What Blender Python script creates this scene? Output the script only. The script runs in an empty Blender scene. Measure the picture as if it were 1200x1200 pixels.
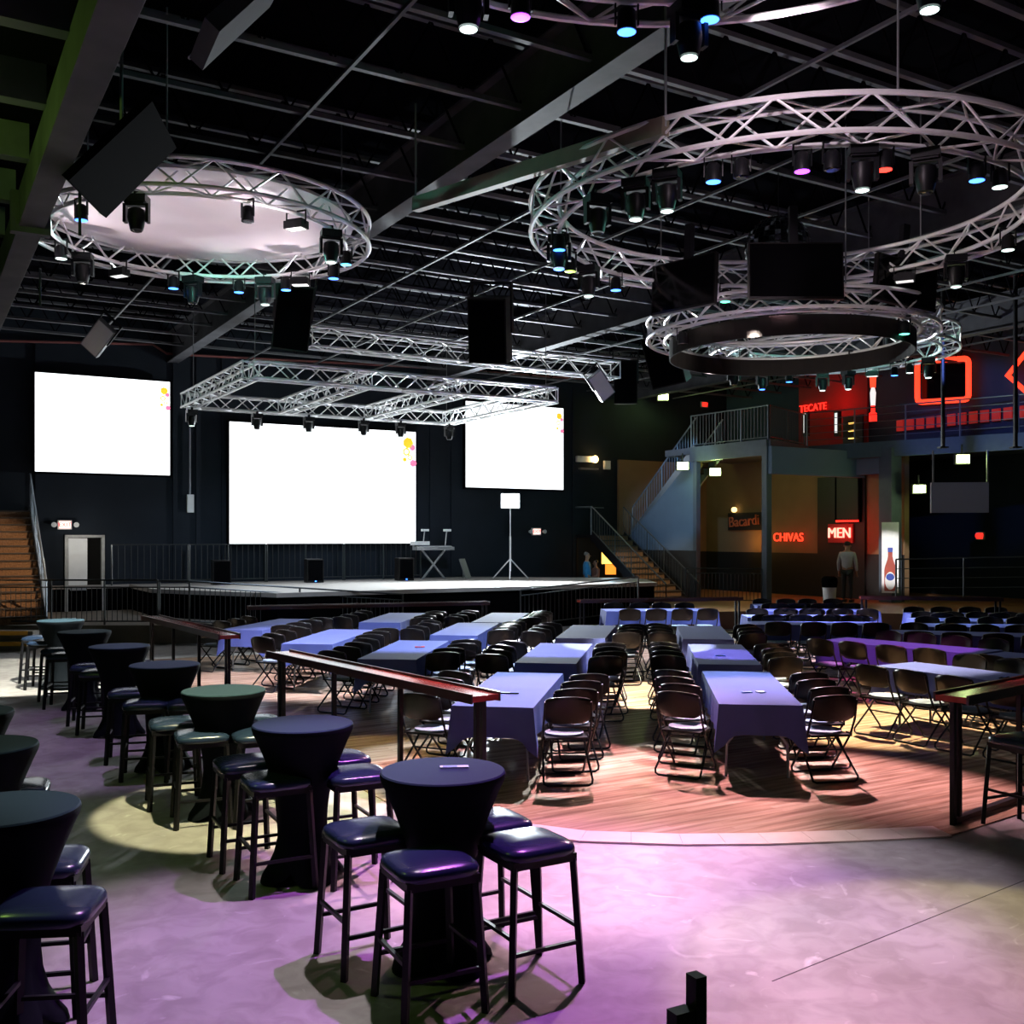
import bpy, bmesh, math, random
from mathutils import Vector, Matrix, Euler
random.seed(7)
SC = bpy.context.scene
COL = SC.collection
PI = math.pi

# ------------------------------------------------------------------ camera
CAM_H, FPX, HZ = 2.36, 1200.0, 630.0
cd = bpy.data.cameras.new('camera')
cd.sensor_width = 36.0
cd.lens = 36.0 * FPX / 1200.0
cd.shift_y = (HZ - 600.0) / 1200.0
cd.clip_start, cd.clip_end = 0.05, 200
cam = bpy.data.objects.new('camera', cd)
COL.objects.link(cam)
cam.location = (0, 0, CAM_H)
cam.rotation_euler = (PI / 2, 0, 0)
SC.camera = cam

# ------------------------------------------------------------------ world, exposure
wd = bpy.data.worlds.new('world')
SC.world = wd
wd.use_nodes = True
wd.node_tree.nodes['Background'].inputs[0].default_value = (0.35, 0.5, 1.0, 1)
wd.node_tree.nodes['Background'].inputs[1].default_value = 0.004
SC.view_settings.view_transform = 'Standard'
SC.view_settings.look = 'None'
SC.view_settings.exposure = 0.5
SC.view_settings.gamma = 1.0
SC.view_settings.use_curve_mapping = False

# ------------------------------------------------------------------ place helpers
TH = math.radians(30.5)                      # the hall stands at this angle to the view
CT, ST = math.cos(TH), math.sin(TH)
def W(u, v, z=0.0): return Vector((CT * u - ST * v, ST * u + CT * v, z))
def UV(p): return (CT * p[0] + ST * p[1], -ST * p[0] + CT * p[1])
def Pd(px, py, Y): return Vector(((px - 600) / FPX * Y, Y, CAM_H - (py - HZ) / FPX * Y))
def Pz(px, py, z): return Pd(px, py, (CAM_H - z) * FPX / (py - HZ))
def Pwall(px, py, v):                         # point on a wall v = const
    k = -ST * (px - 600) / FPX + CT
    return Pd(px, py, v / k)
def Pside(px, py, u):                         # point on a wall u = const
    k = CT * (px - 600) / FPX + ST
    return Pd(px, py, u / k)
def px_of(p): return 600 + FPX * p[0] / p[1]

# ------------------------------------------------------------------ lights of the hall
def spot(loc, tgt, col, e, ang, blend=0.25, size=0.06, name='stage_spot'):
    l = bpy.data.lights.new(name, 'SPOT')
    l.energy, l.color, l.spot_size, l.spot_blend, l.shadow_soft_size = e, col, math.radians(ang), blend, size
    o = bpy.data.objects.new(name, l); COL.objects.link(o)
    o.location = loc
    o.rotation_euler = (Vector(tgt) - Vector(loc)).to_track_quat('-Z', 'Y').to_euler()
    return o
def point(loc, col, e, size=0.08, name='lamp_light'):
    l = bpy.data.lights.new(name, 'POINT')
    l.energy, l.color, l.shadow_soft_size = e, col, size
    o = bpy.data.objects.new(name, l); COL.objects.link(o); o.location = loc
    return o
PURPLE, VIOLET, MAG, WHITE, COOL, WARM, YEL, BLUE, TEAL = (.50,.16,1), (.36,.28,1), (1,.16,.62), (1,.97,.93), (.62,.78,1), (1,.72,.42), (1,.86,.42), (.1,.25,1), (.1,1,.75)
# top ring over the camera side: washes on the concrete
spot((0.6, 7.35, 5.95), Pz(640, 1110, 0), (.60,.16,.90), 1350, 56, .5)
spot((2.6, 7.3, 5.95), Pz(940, 1030, 0), (.95,.80,1), 620, 34, .7)
spot((-.6, 7.3, 5.95), Pz(220, 1130, 0), (1,.88,.94), 600, 34, .6)
spot((-1.0, 7.2, 5.95), Pz(290, 950, 0), (1,.96,.55), 2300, 22, .06)
spot((3.0, 7.2, 5.95), Pz(1190, 1160, 0), (1,.84,.30), 720, 34, .25)
# left ring: cool light on the bar tables and the far-left floor
spot((-3.0, 11.2, 5.85), Pz(130, 870, 0), (.62,.36,.9), 420, 52, .5)
spot((-5.2, 13.8, 5.85), Pz(25, 795, 0), (1,1,.86), 5000, 32, .12)
spot((-2.4, 13.8, 5.85), Pz(430, 885, 0), (1,.84,.36), 1700, 18, .12)
spot((-3.4, 14.7, 5.85), Pz(350, 800, 0), (.90,.82,1), 2200, 40, .4)
# big ring, far side: the dance floor
spot((1.0, 13.3, 5.6), Pz(640, 930, 0), (1,.52,.68), 3000, 40, .4)
spot((2.0, 13.8, 5.6), Pz(745, 815, 0), (1,.90,.74), 6500, 26, .2)
spot((2.6, 14.0, 5.6), Pz(740, 950, 0), (1,.80,.78), 3200, 30, .4)
spot((3.6, 13.9, 5.6), Pz(930, 960, 0), (1,.55,.66), 3800, 42, .4)
spot((4.6, 13.6, 5.6), Pz(1040, 850, 0), (1,.80,.52), 4800, 34, .3)
spot((5.4, 12.6, 5.6), Pz(1060, 757, .75), (1,.16,.75), 1800, 24, .25)
spot((3.2, 14.0, 5.6), Pz(860, 805, .75), (.66,.80,1), 2600, 24, .3)
spot((2.8, 14.0, 5.6), Pz(850, 768, .75), (.70,.45,1), 1800, 16, .2)
spot((1.8, 13.9, 5.6), Pz(590, 805, .75), (.62,.80,1), 3000, 26, .3)
spot((1.4, 13.7, 5.6), Pz(650, 762, .75), (.72,.66,1), 2400, 26, .4)
spot((0.8, 13.2, 5.6), Pz(480, 748, .75), (.66,.76,1), 3600, 44, .5)
# far rings: rows at the back
spot((5.0, 20.9, 5.7), Pz(960, 722, .75), (.64,.62,1), 6000, 46, .5)
spot((7.4, 20.9, 5.7), Pz(1150, 728, .75), (.66,.84,1), 6000, 46, .5)
spot((5.6, 21.4, 5.7), Pz(790, 720, .75), (.66,.74,1), 4000, 40, .5)
# lamps turned onto the trusses and the canvas disc
def rim(c, R, a, col, e, up=-.05, ang=62):
    a = math.radians(a); p = Vector((c[0]+R*math.cos(a), c[1]+R*math.sin(a), c[2]-.45))
    spot(p, Vector((c[0]-R*.3*math.cos(a), c[1]-R*.3*math.sin(a), c[2]+up)), col, e, ang, .6, .05, 'rim_lamp')
for a in (20, 150, 275): rim((-3.87,12.8,6.22), 1.75, a, (.18,1,.76), 260, -.62, 34)
for a in (60, 190, 310): spot((-3.87+2.2*math.cos(math.radians(a)), 12.8+2.2*math.sin(math.radians(a)), 5.4), (-3.87, 12.8, 6.4), (1,.84,.9), 75, 90, .8, .05, 'disc_lamp')
for a, col in ((-150,(1,.72,.85)), (-60,(1,.8,.95)), (20,(.3,1,.8)), (110,(1,.85,.8)), (200,(1,.9,.85))): rim((3.05,11.5,5.97), 2.4, a, col, 150, -.25, 46)
for a, col in ((-120,(1,.9,.82)), (0,(1,.9,.82)), (120,(1,.9,.82))): rim((4.06,15.0,5.42), 1.9, a, col, 190, -.2, 50)
for a, col in ((-90,(.25,1,.8)), (30,(.4,1,.85)), (150,(.25,1,.8))): rim((6.06,19.5,6.0), 1.9, a, col, 190)
spot((1.8, 7.3, 6.0), (3.0, 9.0, 5.9), (1,.78,.9), 90, 110, .6, .05, 'rim_lamp')
# stage truss
spot(W(7, 20.5, 5.2), W(8, 25.5, 1.1), COOL, 500, 70, .6)
spot(W(11.5, 20.5, 5.2), W(13, 25.5, 1.1), COOL, 500, 70, .6)
# warm lamps over the two staircases, blue wash on the stair wall and balcony
spot(W(3.6, 21.5, 4.6), W(1.6, 27.0, 1.6), (1,.68,.40), 1000, 34, .5)
spot(W(18.6, 20.0, 7.0), W(20.4, 26.0, 1.2), (1,.72,.42), 1100, 20, .4)
spot(W(16.5, 20.2, 6.6), W(21.4, 25.6, 3.8), (.30,.60,1), 700, 26, .4)
spot((6.6, 21.2, 5.6), W(25.05, 20.45, 1.6), (1,.95,.92), 4500, 9, .5)  # added spot that brightens the beer banner, no fixture belongs to it
spot(W(19.0, 14.5, 6.9), W(25.6, 18.2, 5.6), (.14,.25,1), 700, 30, .5)

# ------------------------------------------------------------------ materials
MATS = {}
def mat(name, col, rough=.5, metal=0.0, col2=None, scale=8.0, bump=0.0, emit=None, estr=0.0, coord='Object', detail=4.0, spec=.5):
    if name in MATS: return MATS[name]
    m = bpy.data.materials.new(name); m.use_nodes = True
    nt = m.node_tree; b = nt.nodes['Principled BSDF']
    b.inputs['Base Color'].default_value = (*col, 1)
    b.inputs['Roughness'].default_value = rough
    b.inputs['Metallic'].default_value = metal
    b.inputs['Specular IOR Level'].default_value = spec
    if emit:
        b.inputs['Emission Color'].default_value = (*emit, 1)
        b.inputs['Emission Strength'].default_value = estr
    else:
        tc = nt.nodes.new('ShaderNodeTexCoord')
        nz = nt.nodes.new('ShaderNodeTexNoise')
        nz.inputs['Scale'].default_value = scale; nz.inputs['Detail'].default_value = detail
        nt.links.new(tc.outputs[coord], nz.inputs['Vector'])
        mx = nt.nodes.new('ShaderNodeMix'); mx.data_type = 'RGBA'
        c2 = col2 or tuple(c * .7 for c in col)
        mx.inputs[6].default_value = (*col, 1); mx.inputs[7].default_value = (*c2, 1)
        nt.links.new(nz.outputs['Fac'], mx.inputs[0])
        nt.links.new(mx.outputs[2], b.inputs['Base Color'])
        if bump:
            bp = nt.nodes.new('ShaderNodeBump'); bp.inputs['Strength'].default_value = bump; bp.inputs['Distance'].default_value = .02
            nt.links.new(nz.outputs['Fac'], bp.inputs['Height']); nt.links.new(bp.outputs['Normal'], b.inputs['Normal'])
    MATS[name] = m
    return m
def emat(name, col, s): return mat(name, col, .5, emit=col, estr=s)

M_black = mat('black_metal', (.010,.010,.012), .42, 0, (.005,.005,.007), 20, spec=.22)
M_blackm = mat('black_matte', (.002,.002,.0026), .9, 0, (.0012,.0012,.0016), 10, spec=.01)
M_plastic = mat('black_plastic', (.007,.0055,.005), .34, 0, (.004,.0035,.0035), 12, spec=.25)
M_vinyl = mat('black_vinyl_sheen', (.020,.036,.070), .25, 0, (.014,.026,.054), 6, .05)  # blue sheen from the lamps put into the black vinyl's base colour
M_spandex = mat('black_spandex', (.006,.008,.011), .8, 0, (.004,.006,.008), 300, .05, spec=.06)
M_spandex_lit = mat('spandex_top_lit', (.026,.052,.072), .85, 0, (.022,.044,.062), 300, .05, spec=.1)  # lighter than the sides: light falling on the top put into the colour
M_cloth = mat('navy_cloth', (.075,.095,.27), .85, 0, (.060,.078,.23), 220, .08, spec=.1)
M_clothw = mat('white_cloth', (.55,.55,.6), .85, 0, (.45,.45,.5), 220, .08)
M_pad = mat('seat_pad', (.26,.33,.42), .8, 0, (.18,.23,.28), 90, .1)
M_alu = mat('aluminium', (.86,.86,.86), .38, .25, (.74,.74,.75), 14)
M_steel = mat('grey_steel', (.32,.33,.34), .42, .6, (.24,.25,.26), 10)
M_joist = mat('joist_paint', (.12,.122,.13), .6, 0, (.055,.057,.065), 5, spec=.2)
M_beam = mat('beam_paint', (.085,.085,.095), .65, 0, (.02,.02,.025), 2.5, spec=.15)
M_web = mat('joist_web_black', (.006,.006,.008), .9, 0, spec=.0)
M_deck = mat('roof_black', (.004,.004,.005), .95, 0, (.002,.002,.003), 3, spec=.0)
M_wall = mat('wall_black', (.013,.019,.028), .8, 0, (.007,.010,.016), 1.2, .05, spec=.2)
M_wallbrown = mat('wall_tan', (.22,.135,.070), .8, 0, (.15,.09,.045), 1.6, .05)
M_wallblue = mat('wall_stair_paint', (.11,.16,.23), .75, 0, (.09,.13,.19), 1.5, .05)
M_wallred = mat('wall_red_paint', (.30,.03,.03), .8, 0, (.22,.02,.02), 1.5)
M_wain = mat('wainscot_black', (.010,.009,.009), .6, 0, (.006,.006,.006), 5)
M_rail = mat('rail_wood', (.36,.05,.035), .2, 0, (.24,.03,.022), 14)
M_railedge = mat('rail_edge', (.05,.012,.010), .3, 0, (.03,.008,.007), 20)
M_curb = mat('curb_concrete', (.16,.135,.11), .85, 0, (.07,.06,.05), 4, .3)
M_yellow = mat('yellow_paint', (.75,.36,.03), .6, 0, (.55,.26,.02), 8)
M_stage = mat('stage_deck', (.34,.31,.29), .5, 0, (.26,.24,.22), 3)
M_stair = mat('stair_brick', (.30,.165,.085), .9, 0, (.05,.026,.016), 26, .6, detail=3)
M_tread = mat('stair_tread', (.05,.035,.025), .7, 0, (.03,.02,.015), 9)
M_rise = mat('raised_wood', (.26,.11,.045), .5, 0, (.18,.07,.03), 5)
M_colp = mat('column_paint', (.085,.105,.135), .5, 0, (.06,.075,.10), 6, spec=.3)
M_disc = mat('white_canvas', (.80,.77,.77), .9, 0, (.62,.58,.60), 1.4)
M_white = mat('white_paint', (.75,.75,.75), .6, 0, (.65,.65,.65), 6)
M_greydoor = mat('door_grey', (.5,.5,.48), .5, 0, (.2,.2,.2), 6)
M_screen = emat('screen_glow', (.93,.97,1.0), 1.3)
M_spy = emat('screen_yellow', (1,.60,.03), .72)
M_spp = emat('screen_pink', (1,.22,.42), .66)
M_tv = mat('tv_glass', (.002,.002,.0025), .12, 0, (.0015,.0015,.002), 2, spec=.3)
M_exit = emat('exit_face', (1,.75,.68), 1.0)
M_red = emat('neon_red', (1,.02,.012), 1.6)
M_neon = emat('neon_orange', (1,.045,.016), 1.5)
M_neonp = emat('neon_pale', (1,.42,.28), 2.0)
M_mirror = mat('mirror_tile', (.8,.82,.85), .08, 1.0, (.6,.62,.66), 30)
LENS = {'blue': emat('lens_blue', (.035,.16,1), 6), 'white': emat('lens_white', (.75,1,.92), 2.2), 'green': emat('lens_green', (.12,1,.62), 3),
        'red': emat('lens_red', (1,.03,.02), 4), 'purple': emat('lens_purple', (.45,.05,1), 5), 'yellow': emat('lens_yellow', (.6,1,.1), 2),
        'dark': mat('lens_glass', (.03,.035,.04), .1, 0), 'pale': emat('lens_pale', (.8,.8,.78), .8)}

def concrete_mat():
    m = bpy.data.materials.new('floor_concrete'); m.use_nodes = True
    nt = m.node_tree; b = nt.nodes['Principled BSDF']; L = nt.links.new
    tc = nt.nodes.new('ShaderNodeTexCoord')
    def noise(s, d=6, dist=0.0):
        n = nt.nodes.new('ShaderNodeTexNoise'); n.inputs['Scale'].default_value = s; n.inputs['Detail'].default_value = d; n.inputs['Distortion'].default_value = dist
        L(tc.outputs['Object'], n.inputs['Vector']); return n
    n1, n2, n3 = noise(.9, 8, .4), noise(5, 8, .8), noise(2.6, 10, 2.0)
    r = nt.nodes.new('ShaderNodeValToRGB'); e = r.color_ramp.elements
    e[0].position, e[0].color = .3, (.27,.25,.24,1); e[1].position, e[1].color = .72, (.43,.41,.39,1)
    L(n1.outputs['Fac'], r.inputs[0])
    r2 = nt.nodes.new('ShaderNodeValToRGB'); e = r2.color_ramp.elements
    e[0].position, e[0].color = .36, (.62,.60,.58,1); e[1].position, e[1].color = .6, (1,1,1,1)
    L(n2.outputs['Fac'], r2.inputs[0])
    mx = nt.nodes.new('ShaderNodeMix'); mx.data_type = 'RGBA'; mx.blend_type = 'MULTIPLY'; mx.inputs[0].default_value = .6
    L(r.outputs[0], mx.inputs[6]); L(r2.outputs[0], mx.inputs[7])
    r3 = nt.nodes.new('ShaderNodeValToRGB'); e = r3.color_ramp.elements
    e[0].position, e[0].color = .64, (0,0,0,1); e[1].position, e[1].color = .74, (.55,.55,.55,1)
    L(n3.outputs['Fac'], r3.inputs[0])
    mx2 = nt.nodes.new('ShaderNodeMix'); mx2.data_type = 'RGBA'; mx2.inputs[7].default_value = (.66,.65,.64,1)
    L(r3.outputs[0], mx2.inputs[0]); L(mx.outputs[2], mx2.inputs[6])
    L(mx2.outputs[2], b.inputs['Base Color'])
    b.inputs['Roughness'].default_value = .55
    bp = nt.nodes.new('ShaderNodeBump'); bp.inputs['Strength'].default_value = .12; bp.inputs['Distance'].default_value = .01
    L(n2.outputs['Fac'], bp.inputs['Height']); L(bp.outputs['Normal'], b.inputs['Normal'])
    return m
M_conc = concrete_mat()

def wood_mat(name, rot=0.0, light=1.0):
    m = bpy.data.materials.new(name); m.use_nodes = True
    nt = m.node_tree; b = nt.nodes['Principled BSDF']; L = nt.links.new
    tc = nt.nodes.new('ShaderNodeTexCoord')
    mp = nt.nodes.new('ShaderNodeMapping'); mp.inputs['Rotation'].default_value = (0, 0, rot); L(tc.outputs['Object'], mp.inputs[0])
    br = nt.nodes.new('ShaderNodeTexBrick')
    br.inputs['Scale'].default_value = 1.0; br.inputs['Brick Width'].default_value = 1.15; br.inputs['Row Height'].default_value = .058
    br.inputs['Mortar Size'].default_value = .0010; br.inputs['Bias'].default_value = 0.0; br.offset = .37
    br.inputs['Color1'].default_value = (.60*light,.42*light,.29*light,1); br.inputs['Color2'].default_value = (.46*light,.29*light,.19*light,1); br.inputs['Mortar'].default_value = (.30,.19,.12,1)
    L(mp.outputs[0], br.inputs['Vector'])
    mp2 = nt.nodes.new('ShaderNodeMapping'); mp2.inputs['Scale'].default_value = (.7, 9, 1); L(mp.outputs[0], mp2.inputs[0])
    n = nt.nodes.new('ShaderNodeTexNoise'); n.inputs['Scale'].default_value = 1.6; n.inputs['Detail'].default_value = 8; L(mp2.outputs[0], n.inputs['Vector'])
    r = nt.nodes.new('ShaderNodeValToRGB'); e = r.color_ramp.elements
    e[0].position, e[0].color = .34, (.50,.46,.44,1); e[1].position, e[1].color = .62, (1.12,1.12,1.12,1); L(n.outputs['Fac'], r.inputs[0])
    mx = nt.nodes.new('ShaderNodeMix'); mx.data_type = 'RGBA'; mx.blend_type = 'MULTIPLY'; mx.inputs[0].default_value = .85
    L(br.outputs['Color'], mx.inputs[6]); L(r.outputs[0], mx.inputs[7]); L(mx.outputs[2], b.inputs['Base Color'])
    b.inputs['Roughness'].default_value = .26
    return m
M_floorwood = wood_mat('dance_floor_wood')
M_border = mat('border_board_wood', (.80,.66,.56), .35, 0, (.62,.48,.38), 7)

# ------------------------------------------------------------------ mesh builder
class MB:
    def __init__(s): s.v, s.f = [], []
    def box(s, c, d, rot=None):
        n = len(s.v); hx, hy, hz = d[0]/2, d[1]/2, d[2]/2
        for x, y, z in ((-1,-1,-1),(1,-1,-1),(1,1,-1),(-1,1,-1),(-1,-1,1),(1,-1,1),(1,1,1),(-1,1,1)):
            p = Vector((x*hx, y*hy, z*hz))
            if rot: p = rot @ p
            s.v.append(tuple(p + Vector(c)))
        for q in ((3,2,1,0),(4,5,6,7),(0,1,5,4),(1,2,6,5),(2,3,7,6),(3,0,4,7)): s.f.append([n+i for i in q])
        return s
    def bx(s, x0, x1, y0, y1, z0, z1): return s.box(((x0+x1)/2,(y0+y1)/2,(z0+z1)/2), (x1-x0,y1-y0,z1-z0))
    def bar(s, p0, p1, w, h=None):
        p0, p1 = Vector(p0), Vector(p1); d = p1 - p0
        q = d.to_track_quat('Z', 'Y').to_matrix()
        return s.box((p0+p1)/2, (w, h or w, d.length), q)
    def tube(s, pts, r, n=6, closed=False, caps=True):
        pts = [Vector(p) for p in pts]; m = len(pts); b = len(s.v)
        prev = None
        for i, p in enumerate(pts):
            a = pts[(i-1) % m] if (i or closed) else p
            c = pts[(i+1) % m] if (i < m-1 or closed) else p
            t = (c - a).normalized()
            if prev is None:
                x = t.orthogonal().normalized()
            else:
                x = (prev - t * prev.dot(t)).normalized()
            prev = x; y = t.cross(x)
            rr = r[i] if isinstance(r, (list, tuple)) else r
            for k in range(n):
                a2 = 2*PI*k/n; s.v.append(tuple(p + (x*math.cos(a2) + y*math.sin(a2))*rr))
        for i in range(m if closed else m-1):
            j = (i+1) % m
            for k in range(n): s.f.append([b+i*n+k, b+i*n+(k+1)%n, b+j*n+(k+1)%n, b+j*n+k])
        if caps and not closed:
            s.f.append([b+k for k in range(n)][::-1]); s.f.append([b+(m-1)*n+k for k in range(n)])
        return s
    def lathe(s, prof, n=24, ax=None, cap=True):
        b = len(s.v); R = ax or Matrix.Identity(4)
        for r, z in prof:
            for k in range(n):
                a = 2*PI*k/n; s.v.append(tuple(R @ Vector((r*math.cos(a), r*math.sin(a), z))))
        m = len(prof)
        for i in range(m-1):
            for k in range(n): s.f.append([b+i*n+k, b+i*n+(k+1)%n, b+(i+1)*n+(k+1)%n, b+(i+1)*n+k])
        if cap:
            s.f.append([b+k for k in range(n)][::-1]); s.f.append([b+(m-1)*n+k for k in range(n)])
        return s
    def prism(s, poly, z0, z1):
        b = len(s.v); n = len(poly)
        for z in (z0, z1):
            for p in poly: s.v.append((p[0], p[1], z))
        s.f.append([b+i for i in range(n)][::-1]); s.f.append([b+n+i for i in range(n)])
        for i in range(n): j = (i+1) % n; s.f.append([b+i, b+j, b+n+j, b+n+i])
        return s
    def mesh(s, name, m, smooth=False):
        me = bpy.data.meshes.new(name); me.from_pydata(s.v, [], s.f); me.materials.append(m)
        if smooth:
            me.polygons.foreach_set('use_smooth', [True]*len(me.polygons)); me.set_sharp_from_angle(angle=math.radians(42))
        me.update(); return me
def link(name, me, parent=None, loc=None, rot=None):
    o = bpy.data.objects.new(name, me); COL.objects.link(o)
    if parent: o.parent = parent
    if loc is not None: o.location = loc
    if rot is not None: o.rotation_euler = rot
    return o
def part(name, mb, m, parent=None, smooth=False, loc=None, rot=None): return link(name, mb.mesh(name, m, smooth), parent, loc, rot)
def tag(o, label, cat, group=None):
    o['label'] = label; o['category'] = cat
    if group: o['group'] = group
    return o
def thing(name, label, cat, loc=(0,0,0), rz=0.0, group=None):
    o = link(name, None, None, loc, (0, 0, rz)); return tag(o, label, cat, group)
def struct(o): o['kind'] = 'structure'; return o
_bars = {}
def bar(name, p0, p1, r, m, parent=None, n=6, sq=False):
    """a straight bar sharing one unit mesh per material"""
    key = (m.name, n, sq)
    if key not in _bars:
        mb = MB()
        if sq: mb.box((0,0,.5), (2,2,1))
        else: mb.lathe([(1,0),(1,1)], n)
        _bars[key] = mb.mesh('bar_' + m.name, m, not sq)
    p0, p1 = Vector(p0), Vector(p1); d = p1 - p0
    o = link(name, _bars[key], parent, p0)
    o.rotation_mode = 'QUATERNION'; o.rotation_quaternion = d.to_track_quat('Z', 'Y')
    o.scale = (r, r, d.length) if not isinstance(r, tuple) else (r[0], r[1], d.length)
    return o
def clone(root, loc, rz, label, group=None, cat=None):
    r = root.copy(); COL.objects.link(r); r.location = loc; r.rotation_euler = (0, 0, rz)
    r['label'] = label
    if group: r['group'] = group
    for ch in list(root.children):
        c = ch.copy(); COL.objects.link(c); c.parent = r
        for g in list(ch.children):
            d = g.copy(); COL.objects.link(d); d.parent = c
    return r
ORD = ['first','second','third','fourth','fifth','sixth','seventh','eighth','ninth','tenth','eleventh','twelfth','thirteenth','fourteenth','fifteenth','sixteenth','seventeenth','eighteenth']
RZ = (0, 0, TH)

# ------------------------------------------------------------------ the setting
WV = 29.2                                        # far wall
f = struct(part('floor', MB().bx(-14, 34, -6, 32, -.2, 0), M_conc, None, False, (0,0,0), RZ))
j0, j1 = Pz(905, 1150, 0), Pz(1330, 980, 0)
fj = part('floor_joint', MB().bar(j0, j1, .006, .004), mat('joint_filler',(.10,.09,.09),.9), f)
fj.matrix_parent_inverse = Matrix.Rotation(-TH, 4, 'Z')
fl = [(-8.2,19.2),(-5.95,16.6),(-3.77,13.5),(-2.69,11.5),(-1.5,9.73),(-.95,8.85),(-.2,8.28),(.53,7.95),(1.31,7.86),(1.97,7.88),(3.46,8.08),(4.7,9.0),(9,13.5),(12.5,18),(13,22),(9,24),(3,23),(-3,21.5)]
fluv = [UV(p) for p in fl]
df = struct(part('floor_dance', MB().prism(fluv, .001, .012), M_floorwood, None, False, (0,0,0), RZ))
# light border boards along the front edge, one piece each
edge = [(-.95,8.85),(-.2,8.28),(.53,7.95),(1.31,7.86),(1.97,7.88),(2.7,7.96),(3.46,8.08)]
EP = [Vector((*e, 0)) for e in edge]; EP2 = []
for a, b in zip(EP[:-1], EP[1:]): EP2 += [a, (a+b)/2]
EP2.append(EP[-1]); EN = []
for i, p in enumerate(EP2):
    d = (EP2[min(i+1, len(EP2)-1)] - EP2[max(i-1, 0)]).normalized(); EN.append(Vector((d.y, -d.x, 0)))
for i in range(len(EP2)-1):
    d = (EP2[i+1]-EP2[i]).normalized()*.0015
    poly = [EP2[i]-EN[i]*.25+d, EP2[i+1]-EN[i+1]*.25-d, EP2[i+1]+EN[i+1]*.03-d, EP2[i]+EN[i]*.03+d]
    part('border_board', MB().prism([UV(p) for p in poly][::-1], .004, .016), M_border, df)
# far wall with a door hole
dA, dB = UV(Pwall(78, 640, WV))[0], UV(Pwall(120, 640, WV))[0]
DZ = 2.36
w = MB().bx(-14, dA, WV, WV+.3, 0, 9).bx(dB, 28, WV, WV+.3, 0, 9).bx(dA, dB, WV, WV+.3, DZ, 9)
wall = struct(part('wall_back', w, M_wall, None, False, (0,0,0), RZ))
for px in (44, 205, 232, 262, 505, 530, 672):         # thin vertical panel seams and pilasters
    u = UV(Pwall(px, 600, WV))[0]
    part('panel_batten', MB().bx(u-.06, u+.06, WV-.05, WV, 0, 7.5), M_wall, wall)
struct(part('wall_left', MB().bx(-14.3, -14, -6, 32, 0, 9), M_wall, None, False, (0,0,0), RZ))
wr = struct(part('wall_right', MB().bx(30, 30.3, -2, 32, 0, 9), M_wall, None, False, (0,0,0), RZ))
# room behind the open door
struct(part('wall_corridor', MB().bx(dA-.4, dB+1.6, WV+1.6, WV+1.7, 0, 3).bx(dB+1.5, dB+1.6, WV+.3, WV+1.7, 0, 3).bx(dA-.5, dA-.4, WV+.3, WV+1.7, 0, 3).bx(dA-.5,dB+1.6,WV+.3,WV+1.7,2.9,3), M_wain, None, False, (0,0,0), RZ))
d = struct(link('door_1', None, None, W(dA, WV, 0), RZ)); dw = dB - dA
part('door_frame', MB().bx(-.05,.03,-.08,.1,0,DZ+.06).bx(dw-.03,dw+.05,-.08,.1,0,DZ+.06).bx(-.05,dw+.05,-.08,.1,DZ,DZ+.07), M_greydoor, d)
lf = part('door_leaf', MB().box((.28*dw+.03, .02, DZ/2), (.52*dw,.05,DZ-.03)), M_white, d)
part('push_bar', MB().box((0.0, -.06, 0), (.45*dw,.05,.07)), M_steel, lf, False, (.28*dw+.03, 0, 1.0))
point(W(dA+.35, WV-1.0, 2.2) , (1,.95,.85), 14, name='door_light')
# walls under and over the balcony
ws = struct(part('wall_stair', MB().prism([(24.75,0),(28.9,0),(28.9,2.3),(28.3,2.35),(24.75,5.0)], 21.28, 21.42), M_wallblue))
ws.matrix_world = Matrix(((0,0,CT,0),(0,0,ST,0),(0,0,0,0),(0,0,0,1)))  # replaced below
me = ws.data
for vt in me.vertices:
    v_, z_, u_ = vt.co
    vt.co = (u_, v_, z_)
ws.matrix_world = Matrix.Identity(4); ws.rotation_euler = RZ; ws.location = (0,0,0)
part('wainscot', MB().bx(21.25, 21.28, 24.75, 28.9, 0, 1.95), M_wain, ws)
wb = struct(part('wall_bar', MB().bx(25.5, 25.7, 20.3, WV, 0, 5.1).bx(21.5, 25.5, WV-.12, WV, 0, 5.1), M_wallbrown, None, False, (0,0,0), RZ))
part('wainscot', MB().bx(25.46, 25.5, 20.3, WV-.12, 0, 1.85).bx(21.5, 25.46, WV-.16, WV-.12, 0, 1.85), M_wain, wb)
wm = UV(Pside(986, 640, 25.5))[1]
dd = part('door_recess', MB().bx(25.40,25.47, wm-1.0, wm+.9, .45, 4.3), M_wain, wb)
wu = struct(part('wall_upper', MB().bx(26.6, 26.8, 10, WV, 5.2, 9), mat('wall_upper_paint',(.035,.06,.085),.8,0,(.025,.045,.065),1.5,spec=.2), None, False, (0,0,0), RZ))
vr0, vr1 = UV(Pside(1018, 450, 26.6))[1], UV(Pside(938, 450, 26.6))[1]
part('red_panel', MB().bx(26.52, 26.6, vr0, vr1, 5.2, 8.4), M_wallred, wu)
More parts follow.
